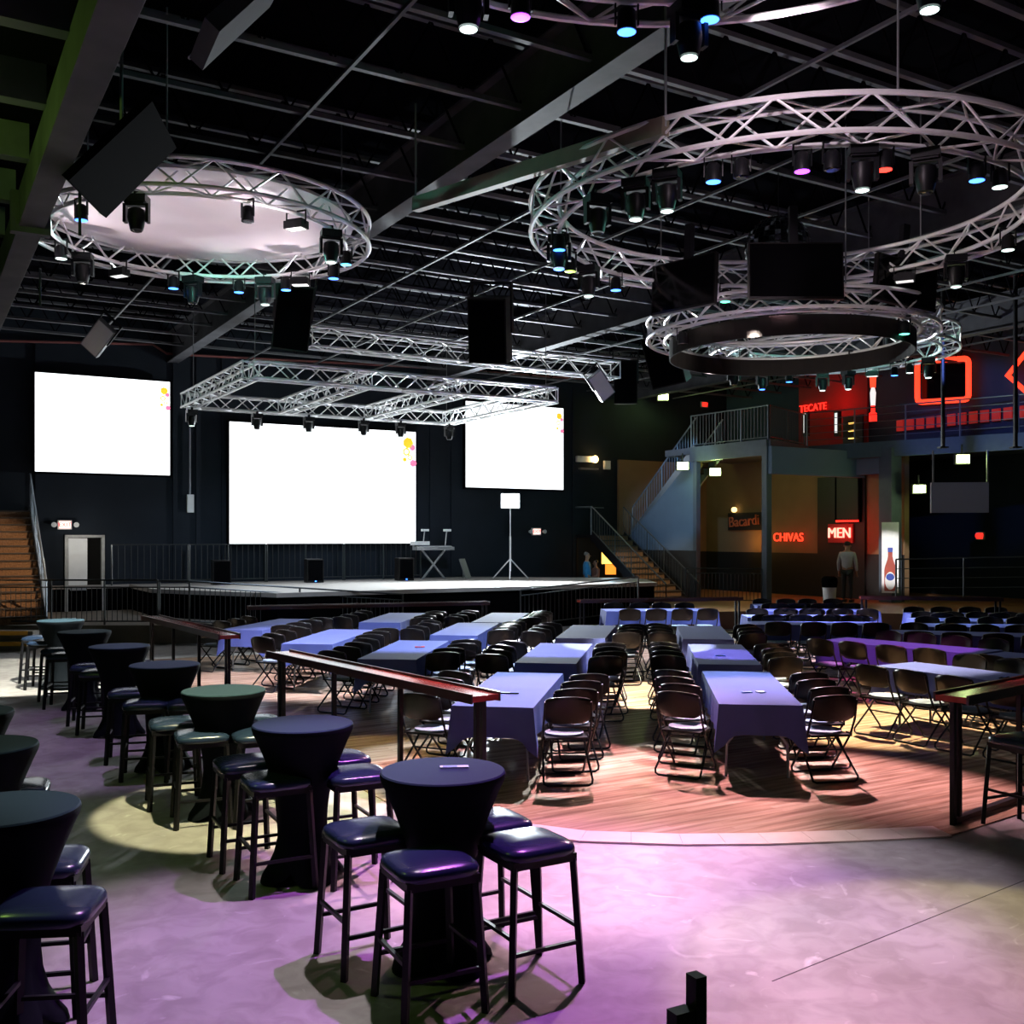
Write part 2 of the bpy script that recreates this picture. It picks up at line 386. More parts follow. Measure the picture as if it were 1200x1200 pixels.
# balcony slab, fascia and columns
bal = [(21.3,25.0),(21.45,21.8),(24.2,22.9),(26.0,17.0),(27.4,12.4),(30,12.4),(30,WV),(21.3,WV-2.9)]
bs = struct(part('floor_balcony', MB().prism(bal, 5.0, 5.2), M_colp, None, False, (0,0,0), RZ))
for a, b in zip(bal[:4], bal[1:5]):
    part('fascia_beam', MB().bar((a[0],a[1],4.98),(b[0],b[1],4.98), .16, .46), M_colp, bs)
part('soffit_beam', MB().bx(21.4, 25.3, 21.6, 21.8, 4.2, 5.0).bar((25.0,21.7,4.62),(25.2,20.3,4.62),.2,.7), M_wallblue, bs)
for (u, v, s) in ((21.45,21.85,.2),(21.35,24.8,.16),(25.05,20.45,.45),(27.3,12.6,.25)):
    c = struct(part('trim_1', MB().bx(-s/2,s/2,-s/2,s/2,0,5.0).bx(-s*.75,s*.75,-s*.75,s*.75,0,.03), M_colp, None, False, W(u,v,0), RZ))
# raised level at the right rear
rp = [(15.9,20.6),(19.2,19.7),(23,15.5),(30,12),(30,WV),(17.9,WV),(17.9,24.2)]
struct(part('floor_raised', MB().prism(rp, 0, .45), M_rise, None, False, (0,0,0), RZ))
# left platform with concrete curb
c0, c1 = Pz(-60, 755, 0), Pz(330, 757, 0)
u0, v0 = UV(c0); u1, v1 = UV(c1)
lp = [UV((-16,22.7)), UV((-4.6,22.4)), UV((-5.4,24.6)), (u1-2.2, WV), (-13.9, WV), (-13.9, 12)]
lp = [UV((-13.5,22.75)), UV((-5.0,22.75)), UV((-6.2,26.0)), UV((-10,32.5)), UV((-22,25.5))]
struct(part('floor_platform', MB().prism(lp, 0, .41), M_curb, None, False, (0,0,0), RZ))
# ramp from platform to stage
ra = [UV(Pz(110, 728, .42)), UV(Pz(185, 722, .42))]
# stage
sf = 22.7
stg = [UV(Pz(152,684.5,1.1)), UV(Pz(177,690,1.1)), UV(Pz(222,691.8,1.1)), (UV(Pz(300,691.5,1.1))[0], sf), (UV(Pz(760,682,1.1))[0], sf), (19.2, 24.6), (19.2,26.0), (15.5,WV), (3.2,WV)]
st = struct(part('floor_stage', MB().prism(stg, 1.0, 1.1), M_stage, None, False, (0,0,0), RZ))
cx = sum(p[0] for p in stg)/len(stg); cy = sum(p[1] for p in stg)/len(stg)
part('stage_skirt', MB().prism([(p[0]+(cx-p[0])*.01, p[1]+(cy-p[1])*.01) for p in stg], 0, 1.0), M_blackm, st)

# ceiling
CB, CTOP = 7.45, 8.3
ce = struct(part('ceiling', MB().bx(-14, 30.3, -6, WV+.3, CTOP, CTOP+.2), M_deck, None, False, (0,0,0), RZ))
jm = MB()
UL = 31.0
jm.bx(0, UL, -.035, .035, 0, .06).bx(0, UL, -.04, .04, .74, .8)
NCHORD = len(jm.f)
nn = 40
for i in range(nn):
    x0 = UL*i/nn; x1 = UL*(i+.5)/nn; x2 = UL*(i+1)/nn
    jm.bar((x0,0,.04),(x1,0,.76),.022).bar((x1,0,.76),(x2,0,.04),.022)
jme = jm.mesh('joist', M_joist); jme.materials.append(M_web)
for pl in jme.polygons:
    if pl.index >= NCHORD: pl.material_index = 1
vj = 3.2
while vj < WV:
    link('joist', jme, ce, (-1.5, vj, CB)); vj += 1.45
for u in (1.9, 4.1, 8.3, 10.2, 12.1, 16, 18.2, 20.2, 24, 27):
    part('bridging', MB().bx(u-.02, u+.02, 3, WV, CB-.04, CB), M_joist, ce)
for u in (-9.3, -1.5, 6.3, 14.1, 21.9):
    b = MB().bx(u-.15,u+.15,-4,WV,7.2,7.225).bx(u-.02,u+.02,-4,WV,7.225,8.0).bx(u-.15,u+.15,-4,WV,8.0,8.03)
    part('beam', b, M_beam, ce)
cd1 = [Pwall(-40,399,WV), Pwall(178,404,WV), Pwall(195,415,WV), Pwall(480,430,WV), Pwall(760,450,WV)]
pts = [W(*UV(p), p.z) - W(0,.08,0) for p in cd1]
pp = struct(part('trim_2', MB().tube([ (UV(p)[0],UV(p)[1],p.z) for p in pts], .035, 6), mat('red_pipe',(.25,.07,.06),.5), None, False, (0,0,0), RZ))
# left mezzanine edge and its deck
mz = struct(link('trim_3', None, None, (0,0,0), RZ))
part('edge_beam', MB().bx(.80,1.0,1.5,9.6,5.0,5.3).bx(.80,1.0,9.66,26,5.0,5.3).bx(.74,1.05,9.58,9.68,4.95,5.3), M_beam, mz)
part('mezzanine_deck', MB().bx(-12,.9,1.5,26,5.55,5.65), M_deck, mz)
for i in range(15):
    v = 3.0 + i*1.15
    part('mezzanine_joist', MB().bx(-12,.8,v-.06,v+.06,5.28,5.55), M_joist, mz)
for v in (8.6, 11.4):
    bar('hanger_bolt', (1.15, v, 5.1), (1.15, v, 4.72), .012, LENS['dark'], mz)
point(W(-.9, 7.5, 4.75), (.55,1,.16), 45, name='green_wash')

# ------------------------------------------------------------------ railings
def railing(name, label, cat, pts, h, posts, sp=.11, m=M_black, mid=0, pick=True, low=.08, r=.022, horiz=0):
    """pts: base points (world); rails, posts and pickets of one railing"""
    o = Vector(pts[0]); t = thing(name, label, cat, o)
    up = Vector((0,0,h))
    for a, b in zip(pts[:-1], pts[1:]):
        a, b = Vector(a)-o, Vector(b)-o; L = (b-a).length
        bar('top_rail', a+up, b+up, r, m, t)
        if horiz:
            for k in range(1, horiz+1): bar('rail', a+up*(k/(horiz+1)), b+up*(k/(horiz+1)), r*.55, m, t)
        if pick:
            bar('bottom_rail', a+Vector((0,0,low)), b+Vector((0,0,low)), r*.8, m, t)
            if mid: bar('middle_rail', a+Vector((0,0,h-mid)), b+Vector((0,0,h-mid)), r*.8, m, t)
            n = max(1, int(L/sp))
            for i in range(1, n):
                p = a + (b-a)*(i/n); bar('baluster', p+Vector((0,0,low)), p+Vector((0,0,h-mid)), .009, m, t, 4)
        n = max(1, round(L/posts))
        for i in range(n+1):
            p = a + (b-a)*(i/n); bar('post', p, p+up, r*1.1, m, t)
    return t
M_railg = mat('rail_grey', (.20,.23,.27), .4, .5, (.14,.17,.2), 8)
M_raild = mat('rail_dark', (.045,.05,.052), .4, .5, (.03,.034,.036), 8)
A = [Pd(-70,733,22.9), Pd(60,733,22.9), Pd(185,733,22.9)]
for p in A: p.z = .41
railing('guard_railing', 'black picket railing on the concrete curb behind the leftmost bar tables', 'railing', A, 1.0, 1.3, m=M_raild, mid=.16)
B = [Pd(187,733,22.95), Pd(222,733,22.9)]
for p in B: p.z = .41
b2 = Pz(472, 699, .95); b2.z = .02
railing('ramp_railing', 'dark picket railing sloping down along the stage front ramp, left of centre', 'railing', [B[0], B[1], b2], .98, 2.2, m=M_raild, mid=.14)
r0 = Pz(610, 694, .95); r0.z = .02; r1 = Pd(748, 700, 27.0); r1.z = .35
railing('ramp_railing', 'dark picket railing rising right toward the brick-faced stairs at stage right', 'railing', [r0, r1], .98, 2.2, m=M_raild, mid=.14)
r2 = W(17.2,22.6,.45); 
railing('guard_railing', 'dark picket railing beside the foot of the right staircase', 'railing', [W(19.9,23.6,.45), W(21.3,21.9,.45)], 1.0, 1.6, m=M_raild, mid=.14)
# crowd barriers standing at the back of the stage
for i in range(4):
    a, b = Pwall(131+i*91, 680, WV-.5), Pwall(131+(i+1)*91-2, 680, WV-.5)
    a.z = b.z = 1.1
    railing('crowd_barrier', '%s black crowd barrier from the left at the back of the stage' % ORD[i], 'barrier', [a, b], 1.07, 1.4, .16, m=M_raild, low=.1)
# balcony railings
railing('balcony_railing', 'grey picket balcony railing at the head of the right staircase', 'railing', [W(21.3,25.0,5.2), W(21.45,21.8,5.2)], 1.0, 1.1, .13, M_railg, mid=0)
railing('balcony_railing', 'dark return of the balcony railing beside the red-lit wall', 'railing', [W(21.5,21.8,5.2), W(24.1,22.9,5.2)], 1.0, 1.4, .13, M_raild)
railing('balcony_railing', 'long grey balcony railing with horizontal bars below the red neon frame', 'railing', [W(24.2,22.9,4.75), W(26.0,17.0,4.75), W(27.4,12.4,4.75)], 1.5, 1.5, m=M_railg, pick=False, horiz=6)
railing('guard_railing', 'dark horizontal-bar railing of the raised level beyond the back tables', 'railing', [Pd(1050,700,27)*1, Pd(1215,700,25)*1], 1.0, 2.0, m=M_raild, pick=False, horiz=3)

# ------------------------------------------------------------------ stairs
def stairs(name, label, v_lo, v_hi, u0, u1, z0, z1, n, sidem=M_black, rails=True, mrail=M_railg):
    t = thing(name, label, 'stairs', W(u0, v_lo, z0), TH)
    dv, dz = (v_hi-v_lo)/n, (z1-z0)/n; w = u1-u0
    tre = MB().bx(0, w, -.03, dv*1.03, -.035, 0).mesh('tread', M_tread)
    ris = MB().bx(0, w, 0, .03, -dz, -.035).mesh('riser', M_stair)
    for i in range(n):
        link('tread', tre, t, (0, dv*i if dv>0 else dv*i, dz*(i+1)))
        link('riser', ris, t, (0, dv*i, dz*(i+1)))
    ang = math.atan2(z1-z0, abs(v_hi-v_lo))
    for u in (-.03, w+.03):
        part('stringer', MB().bar((u,0,-.02),(u,v_hi-v_lo,z1-z0-.02), .06, .3), sidem, t)
        if rails:
            a, b = Vector((u,0,0)), Vector((u,v_hi-v_lo,z1-z0)); H = Vector((0,0,.95))
            bar('handrail', a+H, b+H, .025, mrail, t); bar('lower_rail', a+Vector((0,0,.15)), b+Vector((0,0,.15)), .018, mrail, t)
            k = max(2, int((b-a).length/.17))
            for i in range(k+1):
                p = a+(b-a)*(i/k); bar('baluster' if i % 6 else 'post', p+Vector((0,0,.1)), p+H, .009 if i % 6 else .022, mrail, t, 4)
    return t
uL1 = UV(Pd(50, 700, 23.6))[0]; vL = UV(Pd(50, 700, 23.6))[1]
stairs('staircase', 'brown brick-faced staircase with steel handrail behind railing at far left', 25.4, 29.0, uL1-1.9, uL1, .41, 3.05, 15, M_black, True, M_railg)
struct(part('trim_4', MB().bx(uL1-2.1, uL1+.1, 29.0, WV, 2.95, 3.05).bx(uL1-2.4,uL1-2.1,25.8,26.1,0,6.0), M_wall, None, False, (0,0,0), RZ))
stairs('staircase', 'lower flight of the right stairs with lit brown brick risers', 24.3, 28.2, 19.75, 21.0, 0.45*0, 2.45, 14, M_black, True, M_raild)
t = thing('landing', 'black landing joining both flights of the right stairs', 'landing', W(19.7, 28.2, 0), TH)
part('platform', MB().bx(0,2.8,0,.98,2.35,2.45), M_black, t)
for x in (.05, 2.7): part('leg', MB().bx(x-.04,x+.04,.9,.98,0,2.35), M_black, t)
bar('rail', (0,0,3.4),(0,.98,3.4),.02,M_railg,t); bar('rail', (0,.98,3.4),(1.2,.98,3.4),.02,M_railg,t); bar('post',(0,.02,2.45),(0,.02,3.4),.02,M_railg,t)
stairs('staircase', 'upper flight rising right to the balcony above the blue-lit wall', 28.2, 24.9, 21.45, 22.5, 2.45, 5.2, 15, M_railg, True, M_railg)
# curb steps with yellow nosings at far left
t = thing('curb_steps', 'low curb steps with yellow painted edges at the left edge', 'steps', Pz(-40, 762, 0))
for i in range(2):
    part('step', MB().bx(-1.2, 1.4-.0*i, 0-.25*(1-i)*1, .3, .2*i, .2*(i+1)), M_curb, t)
    part('nosing', MB().bx(-1.2, 1.42-.12*i, -.26*(1-i)-.012, -.26*(1-i)+.0, .2*(i+1)-.085, .2*(i+1)+.004), M_yellow, t)

# ------------------------------------------------------------------ trusses
def add_truss(t, p0, p1, s, bay=None, m=M_alu, up=Vector((0,0,1)), rc=.024, rb=.012, faces=4):
    p0, p1 = Vector(p0), Vector(p1); d = p1-p0; L = d.length; d.normalize()
    sx = d.cross(up).normalized(); h = s/2
    c = [sx*h+up*h, -sx*h+up*h, -sx*h-up*h, sx*h-up*h]
    for q in c: bar('chord', p0+q, p1+q, rc, m, t)
    n = max(2, round(L/(bay or s*1.0)))
    for k in range(faces):
        a, b = c[k], c[(k+1) % 4]
        for i in range(n):
            x0, x1 = p0+d*(L*i/n), p0+d*(L*(i+1)/n)
            if (i+k) % 2: bar('brace', x0+a, x1+b, rb, m, t, 5)
            else: bar('brace', x0+b, x1+a, rb, m, t, 5)
    for e in (p0, p1):
        for k in range(4): bar('end_bar', e+c[k], e+c[(k+1) % 4], rb, m, t, 5)
def straight(name, label, p0, p1, s, **k):
    t = thing(name, label, 'truss', p0)
    add_truss(t, Vector((0,0,0)), Vector(p1)-Vector(p0), s, **k); return t
class Ring: pass
def ring(name, label, c, R, s, nb, tilt=0.0):
    t = thing(name, label, 'truss', c); t.rotation_euler = (tilt, 0, 0)
    h = s/2; N = 72
    cs = [(R+h,h),(R-h,h),(R-h,-h),(R+h,-h)]
    for r, z in cs:
        part('chord', MB().tube([(r*math.cos(2*PI*i/N), r*math.sin(2*PI*i/N), z) for i in range(N)], .026, 6, True), M_alu, t, True)
    for k in range(4):
        a, b = cs[k], cs[(k+1) % 4]
        for i in range(nb):
            t0, t1 = 2*PI*i/nb, 2*PI*(i+1)/nb
            A_, B_ = (a, b) if (i+k) % 2 else (b, a)
            bar('brace', (A_[0]*math.cos(t0), A_[0]*math.sin(t0), A_[1]), (B_[0]*math.cos(t1), B_[0]*math.sin(t1), B_[1]), .013, M_alu, t, 5)
    o = Ring(); o.c, o.R, o.s, o.tilt, o.t = Vector(c), R, s, tilt, t
    def at(px, far=False, rad=0.0, low=True):
        best = None
        for i in range(720):
            a = PI*i/720 if far else PI + PI*i/720
            p = o.c + Vector(((R+rad)*math.cos(a), (R+rad)*math.sin(a), -h if low else h))
            e = abs(px_of(p) - px)
            if best is None or e < best[0]: best = (e, p)
        return best[1]
    o.at = at
    for k in range(3):                                 # hanging chains up to the roof
        a = 2*PI*(k+.3)/3; bar('hanging_chain', (R*math.cos(a), R*math.sin(a), h), (R*math.cos(a), R*math.sin(a), CTOP - c[2]-.3), .010, M_steel, t, 5)
    return o
RL = ring('ring_truss', 'round aluminium truss at upper left holding a white canvas disc', (-3.87, 12.8, 6.22), 1.92, .30, 36)
part('canvas_disc', MB().lathe([(1.86,.10),(1.86,.13)], 64), M_disc, RL.t)
RB = ring('ring_truss', 'largest round aluminium truss at upper right, ringed with coloured lamps', (3.05, 11.5, 5.97), 2.68, .32, 44)
RS = ring('ring_truss', 'pale round truss hung below the big ring under three televisions', (4.06, 15.0, 5.42), 1.93, .26, 36)
part('drum_band', MB().lathe([(1.72,-.42),(1.74,-.42),(1.74,-.16),(1.72,-.16),(1.72,-.42)], 64, None, False), mat('drum_grey',(.018,.016,.015),.8,spec=.1), RS.t)
RG = ring('ring_truss', 'teal-lit round truss behind and below the television ring', (6.06, 19.5, 6.0), 2.12, .32, 40)
RT = ring('ring_truss', 'near round truss whose lower arc crosses the top edge', (1.06, 4.95, 6.36), 2.55, .32, 36)
# rectangular frame truss over the stage front
t = thing('stage_truss_frame', 'rectangular aluminium truss frame with two crossbars above the stage', 'truss', W(5.7, 19.6, 5.6), TH)
fw, fd = 6.9, 5.2
for a, b in (((0,0,0),(fw,0,0)), ((0,fd,0),(fw,fd,0)), ((0,0,0),(0,fd,0)), ((fw,0,0),(fw,fd,0)), ((fw*.34,0,0),(fw*.34,fd,0)), ((fw*.67,0,0),(fw*.67,fd,0))):
    add_truss(t, a, b, .32, .36, rc=.028, rb=.014)
for x in (.1, fw-.1):
    for y in (.1, fd-.1): bar('hanging_chain', (x,y,.16), (x,y,2.3), .01, M_steel, t, 5)
straight('straight_truss', 'long straight aluminium truss hung higher, behind the frame truss', W(7.3, 20.85, 6.6), W(15.3, 20.85, 6.55), .40, bay=.42, rc=.03, rb=.015)

# ------------------------------------------------------------------ lamps on the trusses
FIX = {}
def fixture(kind, colour):
    key = (kind, colour)
    if key in FIX: return FIX[key]
    t = link('moving_head_light' if kind == 'head' else 'par_can_light' if kind == 'par' else 'flood_light', None)
    t['category'] = 'stage light'
    if kind == 'head':
        part('clamp', MB().bx(-.03,.03,-.03,.03,-.06,.02), M_black, t)
        part('base', MB().bx(-.15,.15,-.12,.12,-.16,-.06).bx(-.13,.13,-.10,.10,-.18,-.16), M_black, t)
        part('yoke', MB().bx(-.17,-.13,-.05,.05,-.42,-.20).bx(.13,.17,-.05,.05,-.42,-.20).bx(-.17,.17,-.05,.05,-.20,-.17), M_black, t)
        h = part('head', MB().lathe([(.06,-.22),(.11,-.25),(.12,-.36),(.10,-.46),(.085,-.52)], 14), M_black, t, True)
        part('lens', MB().lathe([(.075,-.535),(.05,-.545)], 14), LENS[colour], h)
    elif kind == 'par':
        part('yoke', MB().bx(-.11,-.095,-.015,.015,-.24,0).bx(.095,.11,-.015,.015,-.24,0).bx(-.11,.11,-.015,.015,-.015,.01), M_black, t)
        h = part('can', MB().lathe([(.05,-.09),(.08,-.12),(.09,-.30)], 14), M_black, t, True)
        part('lens', MB().lathe([(.083,-.305),(.06,-.31)], 14), LENS[colour], h)
    else:
        part('yoke', MB().bx(-.17,-.155,-.01,.01,-.2,0).bx(.155,.17,-.01,.01,-.2,0).bx(-.17,.17,-.01,.01,-.012,.01), M_black, t)
        h = part('housing', MB().bx(-.155,.155,-.09,.09,-.25,-.14).bx(-.12,.12,-.05,.05,-.14,-.11), M_black, t)
        part('lens', MB().bx(-.13,.13,-.07,.07,-.256,-.25), LENS[colour], h)
    FIX[key] = [t, False]; return FIX[key]
KN = {'head': 'moving head lamp', 'par': 'round can lamp', 'flood': 'flat floodlight'}
CN = {'blue':'blue-lit','white':'white-lit','green':'green-lit','red':'red-lit','purple':'purple-lit','yellow':'yellow-lit','dark':'unlit black','pale':'pale-lensed'}
_fixcount = {}
def hang(kind, colour, p, where, rz=0.0, rank=None):
    e = fixture(kind, colour)
    key = (kind, colour, where); n = _fixcount.get(key, 0); _fixcount[key] = n+1
    label = '%s %s on %s, %s from left' % (CN[colour], KN[kind], where, ORD[n])
    if not e[1]:
        e[1] = True; o = e[0]; o.location = p; o.rotation_euler = (0,0,rz); o['label'] = label; o.scale = (.8,.8,.8)
    else: o = clone(e[0], p, rz, label)
    o['group'] = 'lamps on ' + where
    return o
def hang_ring(R, where, lst):
    for px, far, kind, colour, dz in sorted(lst): hang(kind, colour, R.at(px, far, -R.s/2) + Vector((0,0,.02-dz)), where, random.uniform(-.5,.5))
hang_ring(RL, 'the left ring truss', [(95,0,'par','blue',0),(160,0,'head','dark',0),(290,0,'par','dark',0),(347,0,'flood','pale',0),(388,0,'head','white',0),(416,1,'par','blue',0),
    (62,1,'par','white',0),(97,1,'head','dark',0),(140,1,'flood','pale',0),(203,1,'par','blue',0),(226,1,'head','dark',0),(280,1,'par','blue',0),(311,1,'head','white',0),(335,1,'par','blue',0),(352,1,'flood','pale',0),(391,1,'par','blue',0),(408,1,'par','green',0)])
hang_ring(RB, 'the big ring truss', [(640,0,'par','blue',0),(700,0,'head','dark',0),(745,0,'head','white',0),(782,0,'head','white',0),(836,0,'par','blue',0),(868,0,'par','dark',0),(940,0,'par','purple',0),(975,0,'par','dark',0),(1010,0,'head','white',0),(1036,0,'par','red',0),(1085,0,'head','dark',0),(1145,0,'par','blue',0),(1172,0,'par','white',0),
    (632,1,'par','blue',0),(655,1,'head','blue',0),(668,1,'par','yellow',0),(690,1,'head','white',0),(722,1,'par','blue',0),(850,1,'par','green',0),(1060,1,'flood','pale',0),(1120,1,'head','white',0),(1182,1,'par','white',0)])
hang_ring(RS, 'the television ring', [(836,1,'par','pale',0),(915,1,'par','pale',0),(1000,1,'par','pale',0),(800,0,'par','dark',0),(1060,0,'par','green',0)])
hang_ring(RG, 'the teal-lit ring', [(846,1,'par','green',0),(860,1,'head','dark',0),(893,1,'head','blue',0),(925,1,'par','blue',0),(964,1,'head','white',0),(994,1,'head','white',0),(1022,1,'flood','pale',0),(1048,1,'par','blue',0),(1066,1,'par','white',0),(1088,1,'head','white',0),(872,0,'par','green',0),(1030,0,'par','green',0),(1044,0,'par','green',0)])
hang_ring(RT, 'the top ring truss', [(549,1,'head','white',0),(610,1,'par','purple',0),(735,1,'par','blue',0),(808,1,'head','white',0),(832,1,'par','blue',-.08),(1090,1,'head','white',0)])
for i, px in enumerate((240,309,367,432,478,541)):
    q = W(5.75 + (fw-.1)*(px-240)/301., 19.6+fd-.16, 5.6-.16-.02); hang('head', 'dark' if i % 2 else 'white', q, 'the stage frame truss', TH)

# ------------------------------------------------------------------ screens
def screen(name, label, p00, p11, v, deco=True):
    a, b = UV(Pwall(p00[0], p00[1], v)), UV(Pwall(p11[0], p11[1], v))
    zt, zb = Pwall(p00[0], p00[1], v).z, Pwall(p11[0], p11[1], v).z
    w_, h_ = b[0]-a[0], zt-zb
    t = thing(name, label, 'screen', W(a[0], v, zb), TH)
    part('frame', MB().bx(-.05,w_+.05,.01,.12,-.05,h_+.05), M_blackm, t)
    s = part('picture', MB().bx(0,w_,-.01,.02,0,h_), M_screen, t)
    for k, (x, y, r, m) in enumerate(((.955,.90,.030,M_spy),(.945,.82,.022,M_spy),(.98,.86,.018,M_spp),(.925,.93,.014,M_spp),(.985,.72,.020,M_spp),(.965,.77,.016,M_spy),(.935,.75,.012,M_spy))):
        c = Matrix.Translation((x*w_,-.012,y*h_)) @ Matrix.Rotation(PI/2,4,'X')
        rr = r*w_; part('print_blossom', MB().lathe([(rr,0),(rr,.004)] if k % 2 == 0 else [(rr,0),(rr,.004),(rr*.6,.004),(rr*.6,0),(rr,0)], 7, c, k % 2 == 0), m, s)
    return t
screen('projection_screen', 'glowing white screen at upper left above the exit door', (41,436), (199,557), WV-.25)
screen('projection_screen', 'largest glowing white screen, centred behind the stage', (269,494), (487,637), WV-.25)
screen('projection_screen', 'glowing white screen right of the stage above the tripod lamp', (546,470), (660,574), WV-.25)

# ------------------------------------------------------------------ stage gear
for i, px in enumerate((258, 367, 473)):
    p = Pwall(px, 680, WV-1.6); p.z = 1.1
    t = thing('stage_monitor', '%s small black loudspeaker from the left on the stage' % ORD[i], 'loudspeaker', p, TH, 'small loudspeakers on stage')
    part('cabinet', MB().prism([(-.24,-.2),(.24,-.2),(.2,.2),(-.2,.2)], 0, .66), M_plastic, t)
    part('grille', MB().bx(-.21,.21,-.215,-.2,.06,.62), M_blackm, t)
    part('power_light', MB().bx(-.02,.02,-.222,-.215,.03,.055), LENS['blue'], t)
p = Pwall(508, 680, WV-1.2); p.z = 1.1
t = thing('keyboard_stand', 'electronic keyboard on an X-stand with two clip lamps on stage', 'keyboard', p, TH)
part('keyboard', MB().bx(-.62,.62,-.18,.18,.88,.98).bx(-.62,.62,.02,.18,.98,1.02), M_steel, t)
part('keys', MB().bx(-.55,.55,-.175,.0,.981,.995), M_white, t)
part('mixer', MB().bx(-.68,-.2,-.15,.2,1.03,1.15), M_white, t)
for s in (-1, 1): part('leg', MB().bar((-.38*s,.0,0),(.38*s,0,.88),.05), M_steel, t)
for x in (-.3, .45):
    l = part('lamp_stem', MB().bar((x,.1,1.0),(x+.06,.12,1.45),.025), M_steel, t)
    part('lamp_head', MB().bx(x-.04,x+.18,.05,.16,1.45,1.52), M_white, l)
p = Pwall(598, 677, WV-2.6); p.z = 1.1
lamp = Pd(598, 587, p.y)
t = thing('tripod_lamp', 'bright work lamp on a tall tripod standing on the stage', 'lamp', p, 0)
hz_ = lamp.z - 1.1
part('pole', MB().tube([(0,0,.25),(0,0,hz_*.55)], .028, 8).tube([(0,0,hz_*.5),(0,0,hz_-.1)], .018, 8), M_alu, t, True)
for k in range(3):
    a = 2*PI*k/3 + .5; part('leg', MB().bar((.62*math.cos(a),.62*math.sin(a),.02),(0,0,.62),.03), M_alu, t)
hd = part('lamp_head', MB().bx(-.29,.29,-.05,.1,hz_-.23,hz_+.23), M_steel, t)
part('lens', MB().bx(-.26,.26,-.07,-.05,hz_-.2,hz_+.2), emat('work_lamp_glow', (.9,.97,1), 30), hd)
spot(lamp + Vector((0,-.12,0)), lamp + Vector((-.2,-5,0.6)), (.85,.95,1), 6500, 165, .6, .12, 'work_lamp_light')
p = Pwall(549, 678, WV-1.4); p.z = 1.1
t = thing('leaning_panel', 'small grey panel leaning on the stage beside the tripod lamp', 'panel', p, TH)
part('board', MB().bar((0,0,0),(-.1,.25,.6),.25,.04), M_steel, t); part('strut', MB().bar((0,.35,0),(-.08,.2,.45),.03), M_steel, t)

# ------------------------------------------------------------------ signs
def text_mesh(s, size, depth, m):
    c = bpy.data.curves.new('txt', 'FONT'); c.body = s; c.size = size; c.extrude = depth; c.align_x = 'CENTER'; c.align_y = 'CENTER'
    o = bpy.data.objects.new('txt', c); COL.objects.link(o)
    dg = bpy.context.evaluated_depsgraph_get()
    me = bpy.data.meshes.new_from_object(o.evaluated_get(dg)); bpy.data.objects.remove(o)
    me.materials.clear(); me.materials.append(m); return me
def sign_frame(p, facing):                        # facing: rotation z so that local -y looks at viewer
    return p, facing
def exit_sign(label, p, rz, w_=.34, h_=.24, wings=True, emis=M_exit):
    t = thing('exit_sign', label, 'sign', p, rz)
    part('housing', MB().bx(-w_/2,w_/2,0,.08,-h_/2,h_/2), M_white, t)
    fc = part('face', MB().bx(-w_/2+.03,w_/2-.03,-.012,0,-h_/2+.03,h_/2-.03), emis, t)
    link('lettering', text_mesh('EXIT', h_*.62, .004, M_red), fc, (0,-.018,0), (PI/2,0,0))
    if wings:
        for s in (-1,1): part('lamp_head', MB().lathe([(.04,-.06),(.07,.06)],10,Matrix.Translation((s*(w_/2+.1),-.03,0)) @ Matrix.Rotation(PI/2,4,'X')), M_white, t)
pw = Pwall(76, 615, WV-.1); exit_sign('red and white exit sign above the left stage door', pw, TH)
pw = Pwall(629, 623, WV-.1); exit_sign('red and white exit sign right of the tripod lamp', pw, TH)
pw = Pside(826, 474, 26.6); exit_sign('small red exit sign glowing on the dark upper wall', W(UV(Pwall(826,474,WV-.1))[0], WV-.1, Pwall(826,474,WV-.1).z), TH, .3, .2, False, M_red)
pw = Pside(1148, 628, 29.9); exit_sign('red square exit sign in the dark room at right', pw, TH-PI/2, .28, .24, False, M_red)
# emergency light
pw = Pwall(688, 538, WV-.16)
t = thing('emergency_light', 'emergency lamp with one warm glowing head on the dark wall', 'lamp', pw, TH)
part('box', MB().bx(-.4,.3,0,.12,-.1,.1), M_white, t); part('head', MB().lathe([(.1,-.06),(.12,.05)],12,Matrix.Translation((.28,-.05,0)) @ Matrix.Rotation(PI/2,4,'X')), emat('warm_bulb',(1,.62,.2),14), t)
part('tray', MB().bx(-.3,.45,-.05,.1,-.36,-.3), M_steel, t)
t = thing('wall_box', 'small pale junction box on the dark wall', 'box', Pwall(712, 545, WV-.1), TH)
part('box', MB().bx(-.13,.13,0,.08,-.15,.15).bx(-.1,.1,-.02,0,-.12,.12), M_white, t)
t = thing('wall_box', 'white conduit box between left and centre screens', 'box', Pwall(222, 590, WV-.1), TH)
part('box', MB().bx(-.06,.12,-.02,.06,-.25,.25), M_white, t); part('conduit', MB().bx(.0,.04,0,.04,.25,2.4), M_steel, t)
# neon signs on the bar wall
def neon(name, label, words, p, rz, size, m, back=None):
    t = thing(name, label, 'sign', p, rz)
    if back: part('backing', MB().bx(-back[0]/2,back[0]/2,.02,.07,-back[1]/2,back[1]/2), M_wallred if words == 'MEN' else M_wain, t)  # MEN backing is red: the sign's glow painted into its colour
    link('lettering', text_mesh(words, size, .02, m), t, (0,-.02,0), (PI/2,0,0)); return t
SR = TH - PI/2
neon('neon_sign', 'red glowing MEN sign over the restroom door', 'MEN', Pside(984,625,25.3), SR, .46, emat('neon_men',(1,.22,.16),2.6), (1.0,.6))
neon('neon_sign', 'orange-red glowing capital letters on the bar wall beside the steel column', 'CHIVAS', Pside(924,630,25.4), SR, .40, M_neon)
cs = neon('neon_sign', 'dim script letter sign with a yellow ball lamp on tan wall', 'Bacardi', Pside(872,611,25.4), SR, .52, mat('sign_script',(.45,.12,.05),.5), (1.7,.62))
